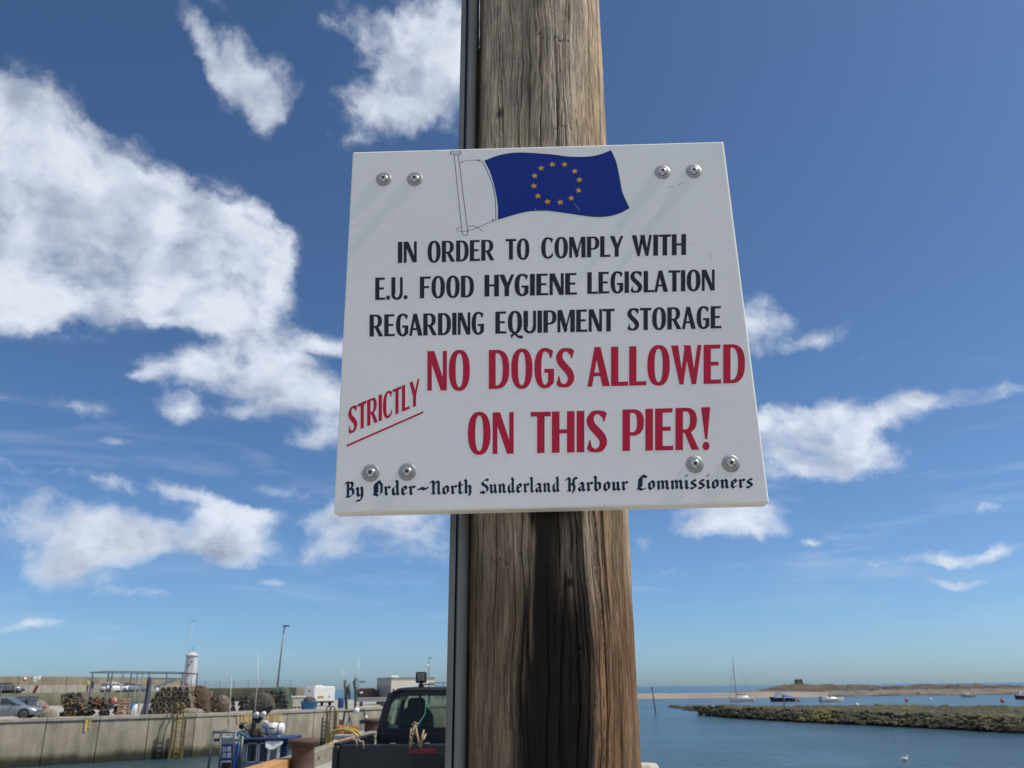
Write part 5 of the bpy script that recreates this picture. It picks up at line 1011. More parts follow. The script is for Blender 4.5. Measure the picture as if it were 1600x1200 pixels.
q = MB(); q.bar(e0, e1, .16); q.bar((.1, 0, tz - .12), e2, .10); q.bar(e0 + Vector((.5, 0, .1)), (.12, 0, tz - .3), .06); q.build('jib', fl, t)
q = MB(); q.tube([e2, e2 + Vector((0, 0, -.5))], .02, 5); q.build('hook_wire', trim, t)
lp = P(245.5, 1078, 65.6) - g0; q = MB(); q.lathe([(.02, -.08), (.12, -.05), (.16, .02), (.14, .08), (.03, .1)], 16, c=lp, M=Matrix.Rotation(R(90), 3, 'X')); q.build('flood_lamp', whitep, t)
# heaps further along
net_heap(G(311, 70.5), 1.0, .8, 1.85, netb, mat('rusty_rope', (.20, .11, .06), .9, c2=(.12, .07, .04), scale=9), 'tall brown net heap leaning against the right end of the big creel stack', seed=11, n=110, r=.03)
net_heap(G(302, 66.5), .9, .5, .42, nett, whiter, 'low pale net heap spread on the quay behind the yellow wall ladder', seed=12)
net_heap(G(347, 73.5), .75, .6, 1.2, netb, whiter, 'round brown net heap in front of the low creel stack', seed=13)
net_heap(G(408, 79), 1.3, .7, 1.35, mat('grey_brown_net', (.10, .09, .075), .95, c2=(.04, .04, .035), scale=7, bump=.04), nett, 'long dark net heap on the creels left of the pale tank', seed=14, n=160, r=.018)
net_heap(G(438, 82.5), 1.2, .7, 1.75, mat('muted_net', (.10, .13, .10), .95, c2=(.05, .07, .06), scale=9, bump=.03), mat('green_rope', (.10, .22, .14), .9), 'teal netting spread over the creel stack left of the pale tank', seed=15, r=.03)
# yellow wall ladder and brown ladder down the harbour wall
def wall_ladder(px, Y, m_, label, wd=.42, top=.85):
    g0 = G(px, Y); t = thing('wall_ladder', (g0.x, g0.y, 0), label, 'ladder', rz=.72)
    for s in (-1, 1):
        q = MB(); q.tube([(s * wd / 2, .55, .05), (s * wd / 2, .5, top * .8), (s * wd / 2, .25, top), (s * wd / 2, -.05, top * .85), (s * wd / 2, -.12, .2), (s * wd / 2, -.12, -4.2)], .05, 6); q.build('rail', m_, t)
    for k in range(10): q = MB(); q.bar((-wd / 2, -.12, -.1 - .32 * k), (wd / 2, -.12, -.1 - .32 * k), .045); q.build('rung', m_, t)
    q = MB()
    for s in (-1, 1): q.box((s * (wd / 2 + .22), -.04, -1.7), (.16, .10, 3.3))
    q.build('rubbing_timber', mat('weedy_timber', (.13, .10, .035), .9, c2=(.05, .045, .02), scale=4), t); return t
wall_ladder(285, 64.0, mat('weedy_yellow', (.30, .20, .03), .8, c2=(.10, .075, .02), scale=5), 'weedy yellow ladder with curved handrails down the harbour wall')
wall_ladder(520, 76.6, mat('weedy_brown', (.13, .11, .04), .85, c2=(.06, .05, .02), scale=5), 'brown weed-stained ladder on the harbour wall below the caravan', top=.3)

# ---- yellow painted writing on the wall (worn)
ywp = mat('wall_yellow', (.62, .40, .07), .8, c2=(.40, .31, .17), scale=2.2, contrast=3)
def wall_text(polys_by_char, px0, px1, pyc, hh, name, label):
    # lies on the wall face between the two ends, 30 mm proud of the panels
    def on_wall(px):
        d = ray(px, 1110); best = None
        for a, b_ in zip(QL[:-1], QL[1:]):
            ax, ay = a; bx, by = b_; dx, dy = bx - ax, by - ay; k = d.x / d.y; den = dx - k * dy
            s = (k * ay - ax) / den
            if 0 <= s <= 1: best = Vector((ax + dx * s, ay + dy * s, 0)), Vector((dx, dy, 0)).normalized()
        return best
    (A, da), (B, db) = on_wall(px0), on_wall(px1); nrm = Vector((da.y, -da.x, 0)); off = nrm * .09
    zc = P((px0 + px1) / 2, pyc, ((A + B) / 2).y).z; q = MB(); W_ = (B - A)
    for pl in polys_by_char:
        c = [(A + W_ * x + off + Vector((0, 0, zc + (y_ - .5) * hh))) for x, y_ in pl]; q.add(c, [tuple(range(len(c)))])
    o = q.build(name, ywp); tag(o, label, 'painted writing'); return o
def letters(txt):
    o = []; x = 0
    for i, ch in enumerate(txt):
        g_, wd = gl(ch); o += [[(px + x, py) for px, py in (hull(p) if len(p) == 4 else p)] for p in g_]; x += wd + .14
    return [[(px / x, py) for px, py in p] for p in o]
wall_text(letters('LANDING'), 371, 405, 1122, .62, 'wall_writing', 'worn yellow painted word on the harbour wall left of the boat mast')
wall_text(letters('BERTHING'), 408, 441, 1121, .62, 'wall_writing', 'worn yellow painted word on the harbour wall right of the boat mast')
wall_text([rect(0, .0, .14, 1), rect(.86, .1, .98, .9)] + [[(.4, .5), (.86, .9), (.98, .8), (.55, .5), (.98, .2), (.86, .1)]], 357, 362, 1124, .5, 'wall_mark', 'single worn yellow mark left of the painted writing on the wall')
wall_text([rect(0, 0, .45, 1), [(.55, .6), (.9, .95), (1, .85), (.72, .58), (1, .25), (.88, .15)]], 135.5, 145.5, 1132, .82, 'wall_mark', 'bright yellow painted bar and arrow on the harbour wall below the creels')

# ---- lighthouse and masts
lw = mat('lighthouse_white', (.54, .54, .56), .6, c2=(.46, .46, .48), scale=1); 
LY = 152.0; g0 = G(293.5, LY); zb = 2.0; zt_ = zat(293, 1025, LY); t = thing('lighthouse', (g0.x, LY, zb), 'small white octagonal lighthouse with a conical cap at the end of the breakwater', 'lighthouse')
hh = zt_ - zb; r0 = 10.0 / 1387 * LY
q = MB(); q.lathe([(r0 * 1.02, -2), (r0 * .98, hh * .5), (r0 * .93, hh)], 8, smooth=False); q.build('tower', lw, t)
q = MB(); q.lathe([(r0 * 1.04, hh + .002), (r0 * 1.04, hh + .12), (r0 * .5, hh + .45), (.12, hh + .70)], 16, smooth=False); q.build('cap', lw, t)
q = MB(); q.tube([(0, 0, hh + .6), (0, 0, hh + 1.6)], .04, 5); q.build('vane', trim, t)
for (dx, zf) in ((.35, .82), (-.1, .70), (.0, .42), (-.05, .15)): q = MB(); q.box((dx * r0, -r0 * .93, hh * zf), (.24, .1, .32)); q.build('window', mat('window_dark', (.16, .17, .19), .3), t)
q = MB(); q.box((-.1, -r0 * 1.0, .55), (.75, .08, .65)); q.build('red_box', mat('signal_red', (.45, .02, .04), .5), t)
def mast(px, Y, pyt, label, z0, r=.06, cross=True, m_=None, name='mast'):
    g0 = G(px, Y); zt_ = zat(px, pyt, Y); t = thing(name, (g0.x, Y, z0), label, 'mast'); q = MB(); q.tube([(0, 0, 0), (0, 0, (zt_ - z0) * .5), (0, 0, zt_ - z0)], [r, r * .8, r * .6], 8); q.build('pole', m_ or steel, t)
    if cross: q = MB(); q.bar((-.4, 0, zt_ - z0 - .05), (.55, 0, zt_ - z0), .07); q.build('crossarm', m_ or steel, t)
    return t
mast(287.5, 156, 970, 'thin pale mast with a short crossarm rising behind the lighthouse', 2.0, .07, m_=mat('pale_mast', (.42, .46, .5), .5))
g0 = G(432, 100); zt_ = zat(436, 978, 100); t = thing('lamp_post', (g0.x, 100, 0), 'tall thin grey lamp post on the quay left of the caravan', 'lamp post')
q = MB(); q.tube([(0, 0, 0), (.10, 0, zt_ * .5), (.28, 0, zt_)], [.12, .09, .06], 10); q.build('pole', fm, t); q = MB(); q.box((.48, 0, zt_ - .02), (.75, .22, .14)); q.build('lamp_head', trim, t, bevel=.03); q = MB(); q.box((0, -.14, 1.0), (.18, .05, .6)); q.build('access_door', fm, t)

# ---- pale tank, blue tub, caravan, drum, container, white building
g0 = G(463.5, 86); t = thing('tank', g0, 'pale grey plastic tank with tapering sides left of the caravan', 'tank', rz=.5); zt_ = zat(463, 1087.5, 86)
q = MB(); q.loft([[Vector((sx * w_, sy * w_ * .8, z)) for sx, sy in ((-1, -1), (1, -1), (1, 1), (-1, 1))] for z, w_ in ((.12, .50), (zt_ - .08, .68))], closed=True, smooth=False); q.build('tub', mat('pale_plastic', (.56, .54, .48), .5, c2=(.46, .44, .38)), t, bevel=.05)
q = MB(); q.box((0, 0, zt_ - .05), (1.46, 1.2, .09)); q.build('rim', whitep, t, bevel=.02)
q = MB(); [q.box((x, 0, .06), (.18, 1.0, .12)) for x in (-.4, 0, .4)]; q.build('pallet_foot', plw, t)
g0 = G(484, 80); t = thing('blue_tub', g0, 'round blue tub full of brown net on the quay edge below the caravan', 'tub')
q = MB(); q.lathe([(.62, 0), (.66, .05), (.74, .62), (.79, .66), (.79, .72), (.72, .72), (.70, .6)], 28); q.build('tub', mat('bright_blue', (.02, .16, .34), .4, c2=(.015, .12, .27)), t)
net_heap((g0.x, g0.y, .62), .55, .5, .42, netb, nett, 'brown net piled inside the blue tub', seed=21, r=.02)
CY = 96.0; g0 = G(500, CY); t = thing('caravan', (g0.x, CY, 0), 'white camper van parked on the quay with its rear towards us', 'camper van', rz=.50)
zt_ = zat(500, 1072.5, CY); q = MB()
q.prism([(-1.12, .42), (1.12, .42), (1.15, .55), (1.15, zt_ - .25), (1.02, zt_), (-1.02, zt_), (-1.15, zt_ - .25), (-1.15, .55)], (0, -1.6, 0), (1, 0, 0), (0, 0, 1), (0, 3.7, 0)); q.build('body', mat('caravan_white', (.80, .79, .74), .35, c2=(.72, .71, .66)), t, bevel=.08)
q = MB(); q.box((-.35, -1.63, .95), (.62, .03, .16)); q.build('number_plate', yr, t); q = MB(); q.box((.55, -1.63, 1.0), (.16, .03, .08)); q.build('lamp', redl, t)
q = MB(); q.box((0, -1.64, .45), (2.2, .12, .16)); q.build('bumper', trim, t, bevel=.03)
q = MB(); q.box((-.2, .1, zt_ + .06), (.8, .7, .12)); q.build('roof_vent', whitep, t, bevel=.03); q = MB(); q.box((-1.16, .2, 1.55), (.02, .9, .09)); q.build('side_stripe', trim, t)
q = MB(); q.prism([(2.0, .42), (3.1, .42), (3.1, .85), (2.55, 1.45), (2.0, 1.75)], (-.95, 0, 0), (0, 1, 0), (0, 0, 1), (1.9, 0, 0)); q.build('cab', whitep, t, bevel=.06); q = MB(); q.add([(-.965, 2.1, 1.0), (-.965, 2.75, 1.0), (-.965, 2.45, 1.42), (-.965, 2.1, 1.55)], [(0, 1, 2, 3)]); q.build('cab_window', darkglass, t)
for sx in (-1, 1):
    for yy in (-.6, 2.3): q = MB(); q.lathe([(.2, -.1), (.32, -.09), (.34, 0), (.32, .09), (.2, .1)], 18, c=(sx * .95, yy, .34), M=Matrix.Rotation(R(90), 3, 'Y')); q.build('wheel', rubber, t)
drum(533.5, 84, mat('royal_blue', (.015, .05, .20), .45), 'royal blue drum on the quay edge right of the caravan')
SY = 104.0; g0 = G(573, SY); t = thing('skip', (g0.x, SY, 0), 'dark brown steel skip beside the white building', 'skip', rz=.25); zt_ = zat(573, 1075, SY)
brn = mat('skip_brown', (.075, .045, .04), .7, c2=(.05, .032, .03), scale=2)
q = MB(); q.prism([(-1.15, .3), (1.05, .3), (1.15, zt_ - .35), (.7, zt_), (-1.0, zt_ - .05), (-1.2, zt_ - .3)], (0, -.9, 0), (1, 0, 0), (0, 0, 1), (0, 1.8, 0)); q.build('body', brn, t, bevel=.04)
for x in (-.8, -.3, .2, .7): q = MB(); q.box((x, -.93, 1.0), (.08, .06, 1.3)); q.build('rib', brn, t)
q = MB(); q.box((-.7, -.95, zat(562, 1082, SY)), (.35, .03, .22)); q.build('label_plate', whitep, t)
g0 = G(582, 92); t = thing('beam_stack', (g0.x, 92, 0), 'long grey steel beams resting on dark trestles in front of the skip', 'beams', rz=.35)
for z, y_ in ((.55, 0), (.78, .1), (.55, .4)): q = MB(); q.box((0, y_, z), (3.0, .2, .18)); q.build('beam', steel, t)
for x in (-1.1, 1.1): q = MB(); q.box((x, .2, .23), (.2, .8, .46)); q.build('trestle', brn, t)
BY = 100.0; a = G(611, BY); b_ = G(673, BY); t = thing('harbour_building', (a.x, BY, 0), 'flat-roofed white building with a grey shuttered side behind the pickup cab', 'building')
zt_ = zat(620, 1059.5, BY); W_ = 5.2; t.rotation_euler[2] = .46
q = MB(); q.box((W_ / 2, 2.6, zt_ / 2), (W_, 5.2, zt_)); q.build('wall', mat('render_white', (.66, .62, .54), .85, c2=(.57, .53, .46), scale=.6), t, bevel=.02)
q = MB(); q.box((-.03, 2.6, zt_ / 2 - .02), (.06, 5.16, zt_ - .04)); q.build('grey_side', mat('grey_cladding', (.30, .30, .29), .6, c2=(.25, .25, .245), stretch=(4, 4, .2)), t)
q = MB(); q.box((-.09, 2.6, zt_ * .36), (.06, 4.7, zt_ * .70)); q.build('roller_shutter', mat('shutter_grey', (.20, .205, .21), .5, stretch=(1, 1, 12)), t)
q = MB(); q.box((W_ / 2, -.03, zt_ + .04), (W_ + .1, .12, .12)); q.box((-.05, 2.6, zt_ + .04), (.12, 5.1, .12)); q.build('roof_edge', steel, t)
q = MB(); q.box((.8, 1.6, zt_ + .16), (.9, .8, .24)); q.build('roof_box', whitep, t, bevel=.03); q = MB(); q.box((.25, -.02, 1.6), (.16, .05, .14)); q.build('alarm', redl, t)
g0 = G(662, 98); t = thing('camera_mast', (g0.x, 98.0, zt_), 'thin mast with a white dome lamp and a small vane on the white building', 'mast'); h_ = zat(662, 1026, 98) - zt_
t.location = (g0.x, BY + 3.2, zt_)
q = MB(); q.tube([(0, 0, 0), (0, 0, h_)], .05, 6); q.build('pole', fm, t); q = MB(); q.lathe([(.02, -.18), (.13, -.12), (.16, 0), (.12, .12), (.03, .17)], 12, c=(-.12, 0, h_ * .62)); q.build('dome', whitep, t); q = MB(); q.bar((-.1, 0, h_), (.35, 0, h_ + .04), .07); q.build('vane', trim, t)
# railing right of the building
g0 = G(684, 102); t = thing('roof_railing', (g0.x, 102, 0), 'dark steel gantry just right of the white building', 'gantry'); z1 = zat(684, 1067, 102)
q = MB(); q.bar((-1, 0, z1), (2.5, 0, z1), .08); q.bar((-1, 0, z1), (.6, 0, z1 - .6), .06); q.bar((.6, 0, z1 - .6), (2.2, 0, z1), .06); q.build('rail', fm, t)
for x in (-1, .6, 2.3): q = MB(); q.bar((x, 0, 0), (x, 0, z1), .08); q.build('post', fm, t)
# ================================================================== BOATS
def hull_mb(L_, B_, D_, draft=.5, sheer=.35, transom=.8, flare=1.0, n=14):
    q = MB(); secs = []
    for i in range(n):
        u = i / (n - 1); x = -L_ / 2 + L_ * u; w_ = B_ / 2 * (transom + (1 - transom) * min(1, u / .35)) if u < .35 else B_ / 2 * (1 - ((u - .35) / .65) ** 2.3)
        w_ = max(w_, .02); zs = D_ + sheer * max(0, (u - .3) / .7) ** 2; k = -draft * (1 - max(0, (u - .75) / .25) ** 2 * .9)
        secs.append([Vector((x + (.06 * L_ * max(0, (u - .6) / .4) * (z - k) / (zs - k) if u > .6 else 0), s * w_ * f, z)) for s, f, z in ((-1, 1.0, zs), (-1, .97, zs * .55), (-1, .84, .05), (-1, .45, k * .75), (0, .0, k), (1, .45, k * .75), (1, .84, .05), (1, .97, zs * .55), (1, 1.0, zs))])
    q.loft(secs, closed=False); q.add(secs[0], [tuple(range(9))]); q.add([s_[0] for s_ in secs] + [s_[8] for s_ in secs], [(i, i + 1, n + i + 1, n + i) for i in range(n - 1)])
    return q, secs
def boat(name, loc, rz, L_, B_, D_, hm, label, cat='boat', **k):
    t = thing(name, loc, label, cat, rz=rz); q, s_ = hull_mb(L_, B_, D_, **k); q.build('hull', hm, t)
    q = MB(); 
    for side in (0, 8): q.tube([s[side] + Vector((0, 0, .03)) for s in s_], .045, 6)
    q.build('gunwale', whitep, t); return t
nav_b = mat('boat_blue', (.015, .04, .14), .35, c2=(.012, .03, .10)); white_b = mat('boat_white', (.72, .72, .70), .35, c2=(.6, .6, .58)); greyb = mat('wheelhouse_grey', (.36, .37, .38), .5, c2=(.28, .29, .30)); bluep = mat('cabinet_blue', (.01, .05, .24), .45, c2=(.01, .04, .19)); roofb = mat('roof_blue', (.015, .03, .10), .5, c2=(.012, .022, .07))
# ---- workboat moored under the pier edge at lower left
YB = 24.0; c0 = G(392, YB); t = boat('fishing_boat', (c0.x - .35, YB + 1.2, WATER), R(92), 9.0, 3.0, 1.0, nav_b, 'blue and grey fishing boat moored beside the pier, partly hidden by the kerb')
bx, by_, bz = t.location; Mi = None
t.rotation_euler = (0, 0, 0)
for c_ in list(t.children): c_.rotation_euler = (0, 0, R(92))
def loc(px, py, Y): p = P(px, py, Y); return Vector((p.x - bx, p.y - by_, p.z - bz))
q = MB(); q.box((0, -.2, .95), (2.5, 8.0, .08)); q.build('deck', greyb, t)
a = loc(342, 1157, YB); b_ = loc(441, 1160, YB); mid_ = (a + b_) / 2; wh_h = a.z - .10
q = MB(); q.box(((a.x + b_.x) / 2 - .02, a.y + .66, (a.z + 1.0) / 2 - .02), (b_.x - a.x - .62, 1.2, a.z - 1.1)); wheel = q.build('wheelhouse', greyb, t, bevel=.04)
q = MB(); q.box(((a.x + b_.x) / 2 + .05, a.y + .6, a.z + .02), (b_.x - a.x + .30, 1.5, .07)); q.build('roof', roofb, t, bevel=.02)
for i, px_ in enumerate((372, 393, 412)):
    p = loc(px_, 1176, YB); q = MB(); q.box((p.x, a.y + .045, p.z), (.24, .02, .42)); w_ = q.build('window', darkglass, wheel)
    q = MB(); [q.box((p.x + dx, a.y + .04, p.z), (.025, .035, .48)) for dx in (-.13, .13)]; [q.box((p.x, a.y + .04, p.z + dz), (.285, .035, .025)) for dz in (-.23, .23)]; q.build('window_frame', whitep, w_) if False else q.build('window_frame', whitep, wheel)
for px_ in (419, 433): p = loc(px_, 1176, YB); q = MB(); q.bar((p.x, a.y - .12, p.z - 1.2), (p.x + .07, a.y - .12, a.z - .05), .06); q.build('stanchion', whitep, t)
p = loc(388, 1158, YB); pt_ = loc(391, 1103, YB); q = MB(); q.tube([(p.x, a.y + .4, p.z - 1), (p.x, a.y + .4, p.z), (pt_.x, a.y + .4, pt_.z)], [.07, .06, .05], 10); mst = q.build('mast', trim, t)
q = MB(); q.prism([(0, 0), (.08, .0), (.42, .36), (.42, .44), (0, .34)], (p.x + .04, a.y + .36, p.z + .42), (1, 0, 0), (0, 0, 1), (0, .08, 0)); q.build('bracket', trim, mst)
for px_, py_, s_ in ((396, 1117, 1), (407, 1116, 1), (410, 1131, 1.3), (373, 1134, .9)):
    c_ = loc(px_, py_, YB); q = MB(); q.lathe([(.02, -.10), (.04, -.08), (.075 * s_, .03), (.085 * s_, .07), (.02, .075)], 14, c=(c_.x, a.y + .3, c_.z), M=Matrix.Rotation(R(115), 3, 'X')); q.build('flood_lamp', whitep if px_ > 380 else trim, mst)
c_ = loc(373, 1140, YB); q = MB(); q.bar((c_.x, a.y + .3, a.z), (c_.x, a.y + .3, c_.z + .05), .03); q.build('lamp_stem', trim, t)
whip = mat('white_whip', (.68, .68, .66), .4)
p = loc(397.5, 1020, YB); q = MB(); q.tube([(pt_.x + .02, a.y + .38, pt_.z - .3), (pt_.x + .03, a.y + .38, pt_.z + .6), (p.x, a.y + .38, p.z)], [.016, .011, .004], 6); q.build('aerial', whip, t)
p = loc(362, 1053, YB + 1); p2 = loc(359, 1140, YB + 1); q = MB(); q.tube([p2 + Vector((0, 0, -.4)), p], [.013, .004], 6); q.build('aerial', whip, t)
# rope heaps on the roof, life-raft canister
q = MB(); q.lathe([(.10, -.29), (.15, -.26), (.16, -.02), (.175, 0), (.16, .02), (.15, .26), (.10, .29)], 16, M=Matrix.Rotation(R(90), 3, 'Y')); lr = loc(419, 1148.5, YB)
o = q.build('liferaft', white_b); o.location = Vector((lr.x + bx, a.y + by_ + .5, a.z + bz + .25)); tag(o, 'white liferaft canister strapped on the fishing boat roof', 'liferaft')
q = MB(); [q.tube([(x, .166 * math.cos(k), .166 * math.sin(k)) for k in np.linspace(0, 6.28, 17)], .012, 5) for x in (-.16, .16)]; q.build('strap', trim, o); q = MB(); q.box((.0, -.162, .02), (.14, .02, .03)); q.build('stripe', redl, o); q = MB(); [q.box((x, 0, -.175), (.05, .28, .05)) for x in (-.18, .18)]; q.build('cradle', white_b, o)
net_heap(Vector((loc(385, 1150, YB).x + bx, a.y + by_ + .9, a.z + bz + .06)), .36, .3, .30, mat('olive_net', (.13, .12, .07), .95, c2=(.07, .065, .04), scale=12), nett, 'olive net bundle on the fishing boat roof behind the mast', seed=31, r=.01)
q = MB(); rg = random.Random(9)
for s in range(22):
    pts = [Vector((rg.uniform(-.12, .12), rg.uniform(-.05, .1), rg.uniform(.0, .12)))]
    for e in range(4): pts.append(pts[-1] + Vector((rg.uniform(-.09, .09), rg.uniform(-.04, .04), rg.uniform(-.07, .07))))
    q.tube(pts, .012, 5)
q.tube([(.0, -.1, .05), (.03, -.14, -.2), (.0, -.13, -.75)], .03, 6)
o = q.build('blue_rope', mat('pale_blue_rope', (.10, .25, .36), .8)); p = loc(376, 1150, YB); o.location = (p.x + bx, a.y + by_ - .05, a.z + bz + .10); tag(o, 'tangle of pale blue rope hung over the front edge of the fishing boat roof', 'rope')
# grey pipe gantry with the blue cabinet
gp = mat('gantry_grey', (.17, .18, .195), .5, .4)
q = MB(); y0 = a.y - .5
def lp_(px, py, yy=None): v = loc(px, py, YB - .5); return Vector((v.x, (y0 if yy is None else yy), v.z))
for pl in ([lp_(325, 1204), lp_(333, 1144)], [lp_(333, 1144), lp_(368, 1143.5)], [lp_(368, 1143.5), lp_(362, 1204)], [lp_(345, 1144), lp_(343, 1204)], [lp_(379, 1150), lp_(374, 1200)], [lp_(378, 1156), lp_(366, 1156)]): q.tube(pl, .030, 8)
q.tube([lp_(333, 1144), lp_(333, 1144, y0 + 1.0)], .03, 8); q.tube([lp_(368, 1143.5), lp_(368, 1143.5, y0 + 1.0)], .03, 8)
for pl in ([lp_(325, 1204), lp_(324, 1290)], [lp_(362, 1204), lp_(360, 1290)]): q.tube(pl, .03, 8)
q.build('gantry', gp, t)
c1 = lp_(341, 1164); c2_ = lp_(365, 1164); cb = MB(); cb.box(((c1.x + c2_.x) / 2, y0 + .34, c1.z - .75), (c2_.x - c1.x, .4, 1.5)); cab_ = cb.build('blue_cabinet', bluep, t, bevel=.015)
q = MB(); q.box(((c1.x + c2_.x) / 2, y0 + .34, c1.z + .09), (c2_.x - c1.x, .42, .18)); q.build('cabinet_top', greyb, cab_, bevel=.02)
for px_ in (347.5, 355): 
    for py_ in (1171.5, 1181): p = lp_(px_, py_); q = MB(); q.box((p.x, y0 + .13, p.z), (.10, .015, .12)); q.build('panel', mat('panel_pale', (.55, .58, .60), .3, c2=(.35, .38, .42), scale=20), cab_, bevel=.01)
p = lp_(351, 1195); q = MB(); q.box((p.x, y0 + .13, p.z - .05), (.24, .015, .20)); q.build('hatch', trim, cab_); q = MB(); q.box((p.x, y0 + .135, p.z - .04), (.28, .012, .25)); q.build('hatch_rim', whitep, cab_)
# white tarp corner under the roof at the right
q = MB(); p = loc(428, 1165, YB); q.loft([[Vector((p.x - .2 + .12 * i, a.y - .12, a.z - .02)), Vector((p.x - .17 + .11 * i, a.y - .18 - .03 * math.sin(i * 2), a.z - .16 - .07 * math.sin(i * 1.1)))] for i in range(5)], cap=False); q.build('awning', white_b, t)
q = MB(); p = loc(441, 1180, YB); q.box((p.x - .02, a.y + .25, p.z - .4), (.16, .14, 1.6)); q.build('exhaust', nav_b, t)

# ---- second boat against the wall, orange ropes on deck
Y2 = 60.0; c0 = G(549, Y2); t = boat('creel_boat', (c0.x, Y2 + 1.5, WATER), R(-80), 8.5, 2.9, 1.15, white_b, 'white creel boat moored by the far wall with orange rope coils on its stern', flare=1)
t.rotation_euler = (0, 0, 0)
for c_ in list(t.children): c_.rotation_euler = (0, 0, R(100))
bx, by_, bz = t.location
def l2(px, py, dy=0): p = P(px, py, Y2 + dy); return Vector((p.x - bx, p.y - by_, p.z - bz))
q = MB(); e0 = l2(520, 1149, -2); e1 = l2(577, 1148, -2); q.box(((e0.x + e1.x) / 2, e0.y + 2.2, e0.z - .12), (e1.x - e0.x, 5.4, .3)); q.build('deck', greyb, t, bevel=.04)
q = MB(); q.box(((e0.x + e1.x) / 2, e0.y - .56, e0.z + .02), (e1.x - e0.x + .1, .12, .12)); q.build('rail', white_b, t, bevel=.02)
dk = mat('gantry_green', (.10, .13, .12), .6)
q = MB(); q.bar(l2(539, 1112), l2(533, 1146), .12); q.bar(l2(569, 1110), l2(572, 1146), .12); q.bar(l2(538, 1112), l2(570, 1110), .14); q.bar(l2(545, 1113), l2(547, 1140), .06); q.bar(l2(547, 1120), l2(541, 1134), .06); q.bar(l2(547, 1120), l2(550, 1134), .06); q.build('gantry', dk, t)
q = MB(); q.bar(l2(533, 1123), l2(531, 1146), .20); q.bar(l2(571, 1121), l2(572, 1140), .22); q.build('red_post', mat('faded_red', (.34, .09, .09), .6), t)
for px_, py_ in ((532.5, 1124), (572, 1121)): q = MB(); q.lathe([(.03, -.12), (.12, -.05), (.12, .06), (.03, .12)], 10, c=l2(px_, py_)); q.build('post_cap', white_b, t)
c_ = l2(557, 1110); q = MB(); q.lathe([(.14, -.2), (.21, -.15), (.22, .05), (.15, .14), (.04, .18)], 16, c=c_); q.build('radar_dome', white_b, t)
for (x0, y0_, x1, y1_, r_) in ((541, 1108, 540, 1062, .10), (555, 1108, 555.5, 1060, .08)): q = MB(); q.tube([l2(x0, y0_), l2(x1, y1_)], r_, 8); q.build('mast', dk, t)
q = MB(); q.tube([l2(540.5, 1088), l2(545, 1070), l2(546, 1092)], [.10, .16, .08], 6); q.tube([l2(555, 1076), l2(553, 1066), l2(557, 1060)], .1, 6); q.build('tackle', netgr, t)
for (x0, y0_, x1, y1_) in ((539, 1085, 534, 1043), (556, 1062, 555, 1046), (560, 1080, 560, 1028)): q = MB(); q.tube([l2(x0, y0_), l2(x1, y1_)], [.03, .015], 5); q.build('aerial', whip, t)
q = MB(); q.bar(l2(554, 1064), l2(571, 1065), .05); q.box(l2(567, 1065.5), (.35, .2, .1)); q.build('yard', steel, t)
for px_, ry_, sd in ((541.5, 1.0, 41), (560, 1.15, 42)):
    p = l2(px_, 1146); net_heap(Vector((p.x + bx, p.y + by_ - 1.9, e0.z + bz)), .32 * ry_, .45, .55, orr, orr, 'coil of orange rope, ' + ('left' if sd == 41 else 'right') + ' one of the two on the white creel boat stern', 'rope coil', seed=sd, r=.035, name='rope_coil')
q = MB(); q.box(l2(575, 1138), (.22, .1, .30)); q.build('marker', mat('faded_red', (0, 0, 0)), t); q = MB(); q.box(l2(565, 1128), (.26, .2, .24)); q.build('winch', nav_b, t)

# ---- boats and marks out on the right
def sea(px, Y): g = G(px, Y); return Vector(((P(px, 1085, Y)).x, Y, WATER))
YY = 262.0; s0 = sea(1159, YY); t = boat('sailing_yacht', s0, R(184), 7.2, 2.4, .8, white_b, 'white sailing yacht with bare mast moored off the sandbar', 'yacht')
q = MB(); q.loft([[Vector((x, s * w_, z)) for s, z in ((-1, .78), (-1, zt), (1, zt), (1, .78))] for x, w_, zt in ((-1.9, .8, 1.1), (-1.2, .8, 1.55), (.6, .8, 1.45), (1.6, .55, 1.15), (2.2, .3, .9))], closed=False); q.build('coach_roof', white_b, t)
mh = P(1150, 1026, YY).z - WATER; mxp = 1.7
q = MB(); q.tube([(mxp, 0, .8), (mxp + .05, 0, mh)], [.11, .08], 6); q.build('mast', mat('mast_grey', (.15, .16, .18), .5), t)
q = MB(); q.tube([(3.6, 0, 1.1), (mxp + .2, 0, mh * .78)], .035, 4); q.tube([(-3.4, 0, 1.0), (mxp, 0, mh)], .02, 4); q.build('stay', trim, t); q = MB(); q.tube([(mxp, 0, 1.9), (-1.4, 0, 1.8)], [.10, .14], 6); q.build('boom', mat('sail_cover', (.10, .12, .2), .8), t)
q = MB(); [q.tube([(x, .9, .8), (x, .9, 1.3)], .03, 4) for x in (-2.5, -1, .5, 2)]; q.tube([(-3.2, 1.0, 1.3), (2.6, .8, 1.35)], .03, 4); q.build('lifeline', steel, t)
YY = 255.0; s0 = sea(1222, YY); t = boat('motor_boat', s0, R(182), 6.8, 2.4, .95, mat('hull_navy', (.02, .035, .09), .4), 'navy motor boat with a white wheelhouse and blue cover, right of the yacht')
q = MB(); q.loft([[Vector((x, s * w_, z)) for s, z in ((-1, .95), (-1, zt), (1, zt), (1, .95))] for x, w_, zt in ((.3, .85, 2.45), (1.7, .85, 2.5), (2.0, .8, 1.6), (2.7, .6, 1.3))], smooth=False); wh = q.build('wheelhouse', white_b, t)
for x in (.75, 1.3): q = MB(); q.box((x, .81, 1.8), (.4, .03, .35)); q.build('window', darkglass, wh)
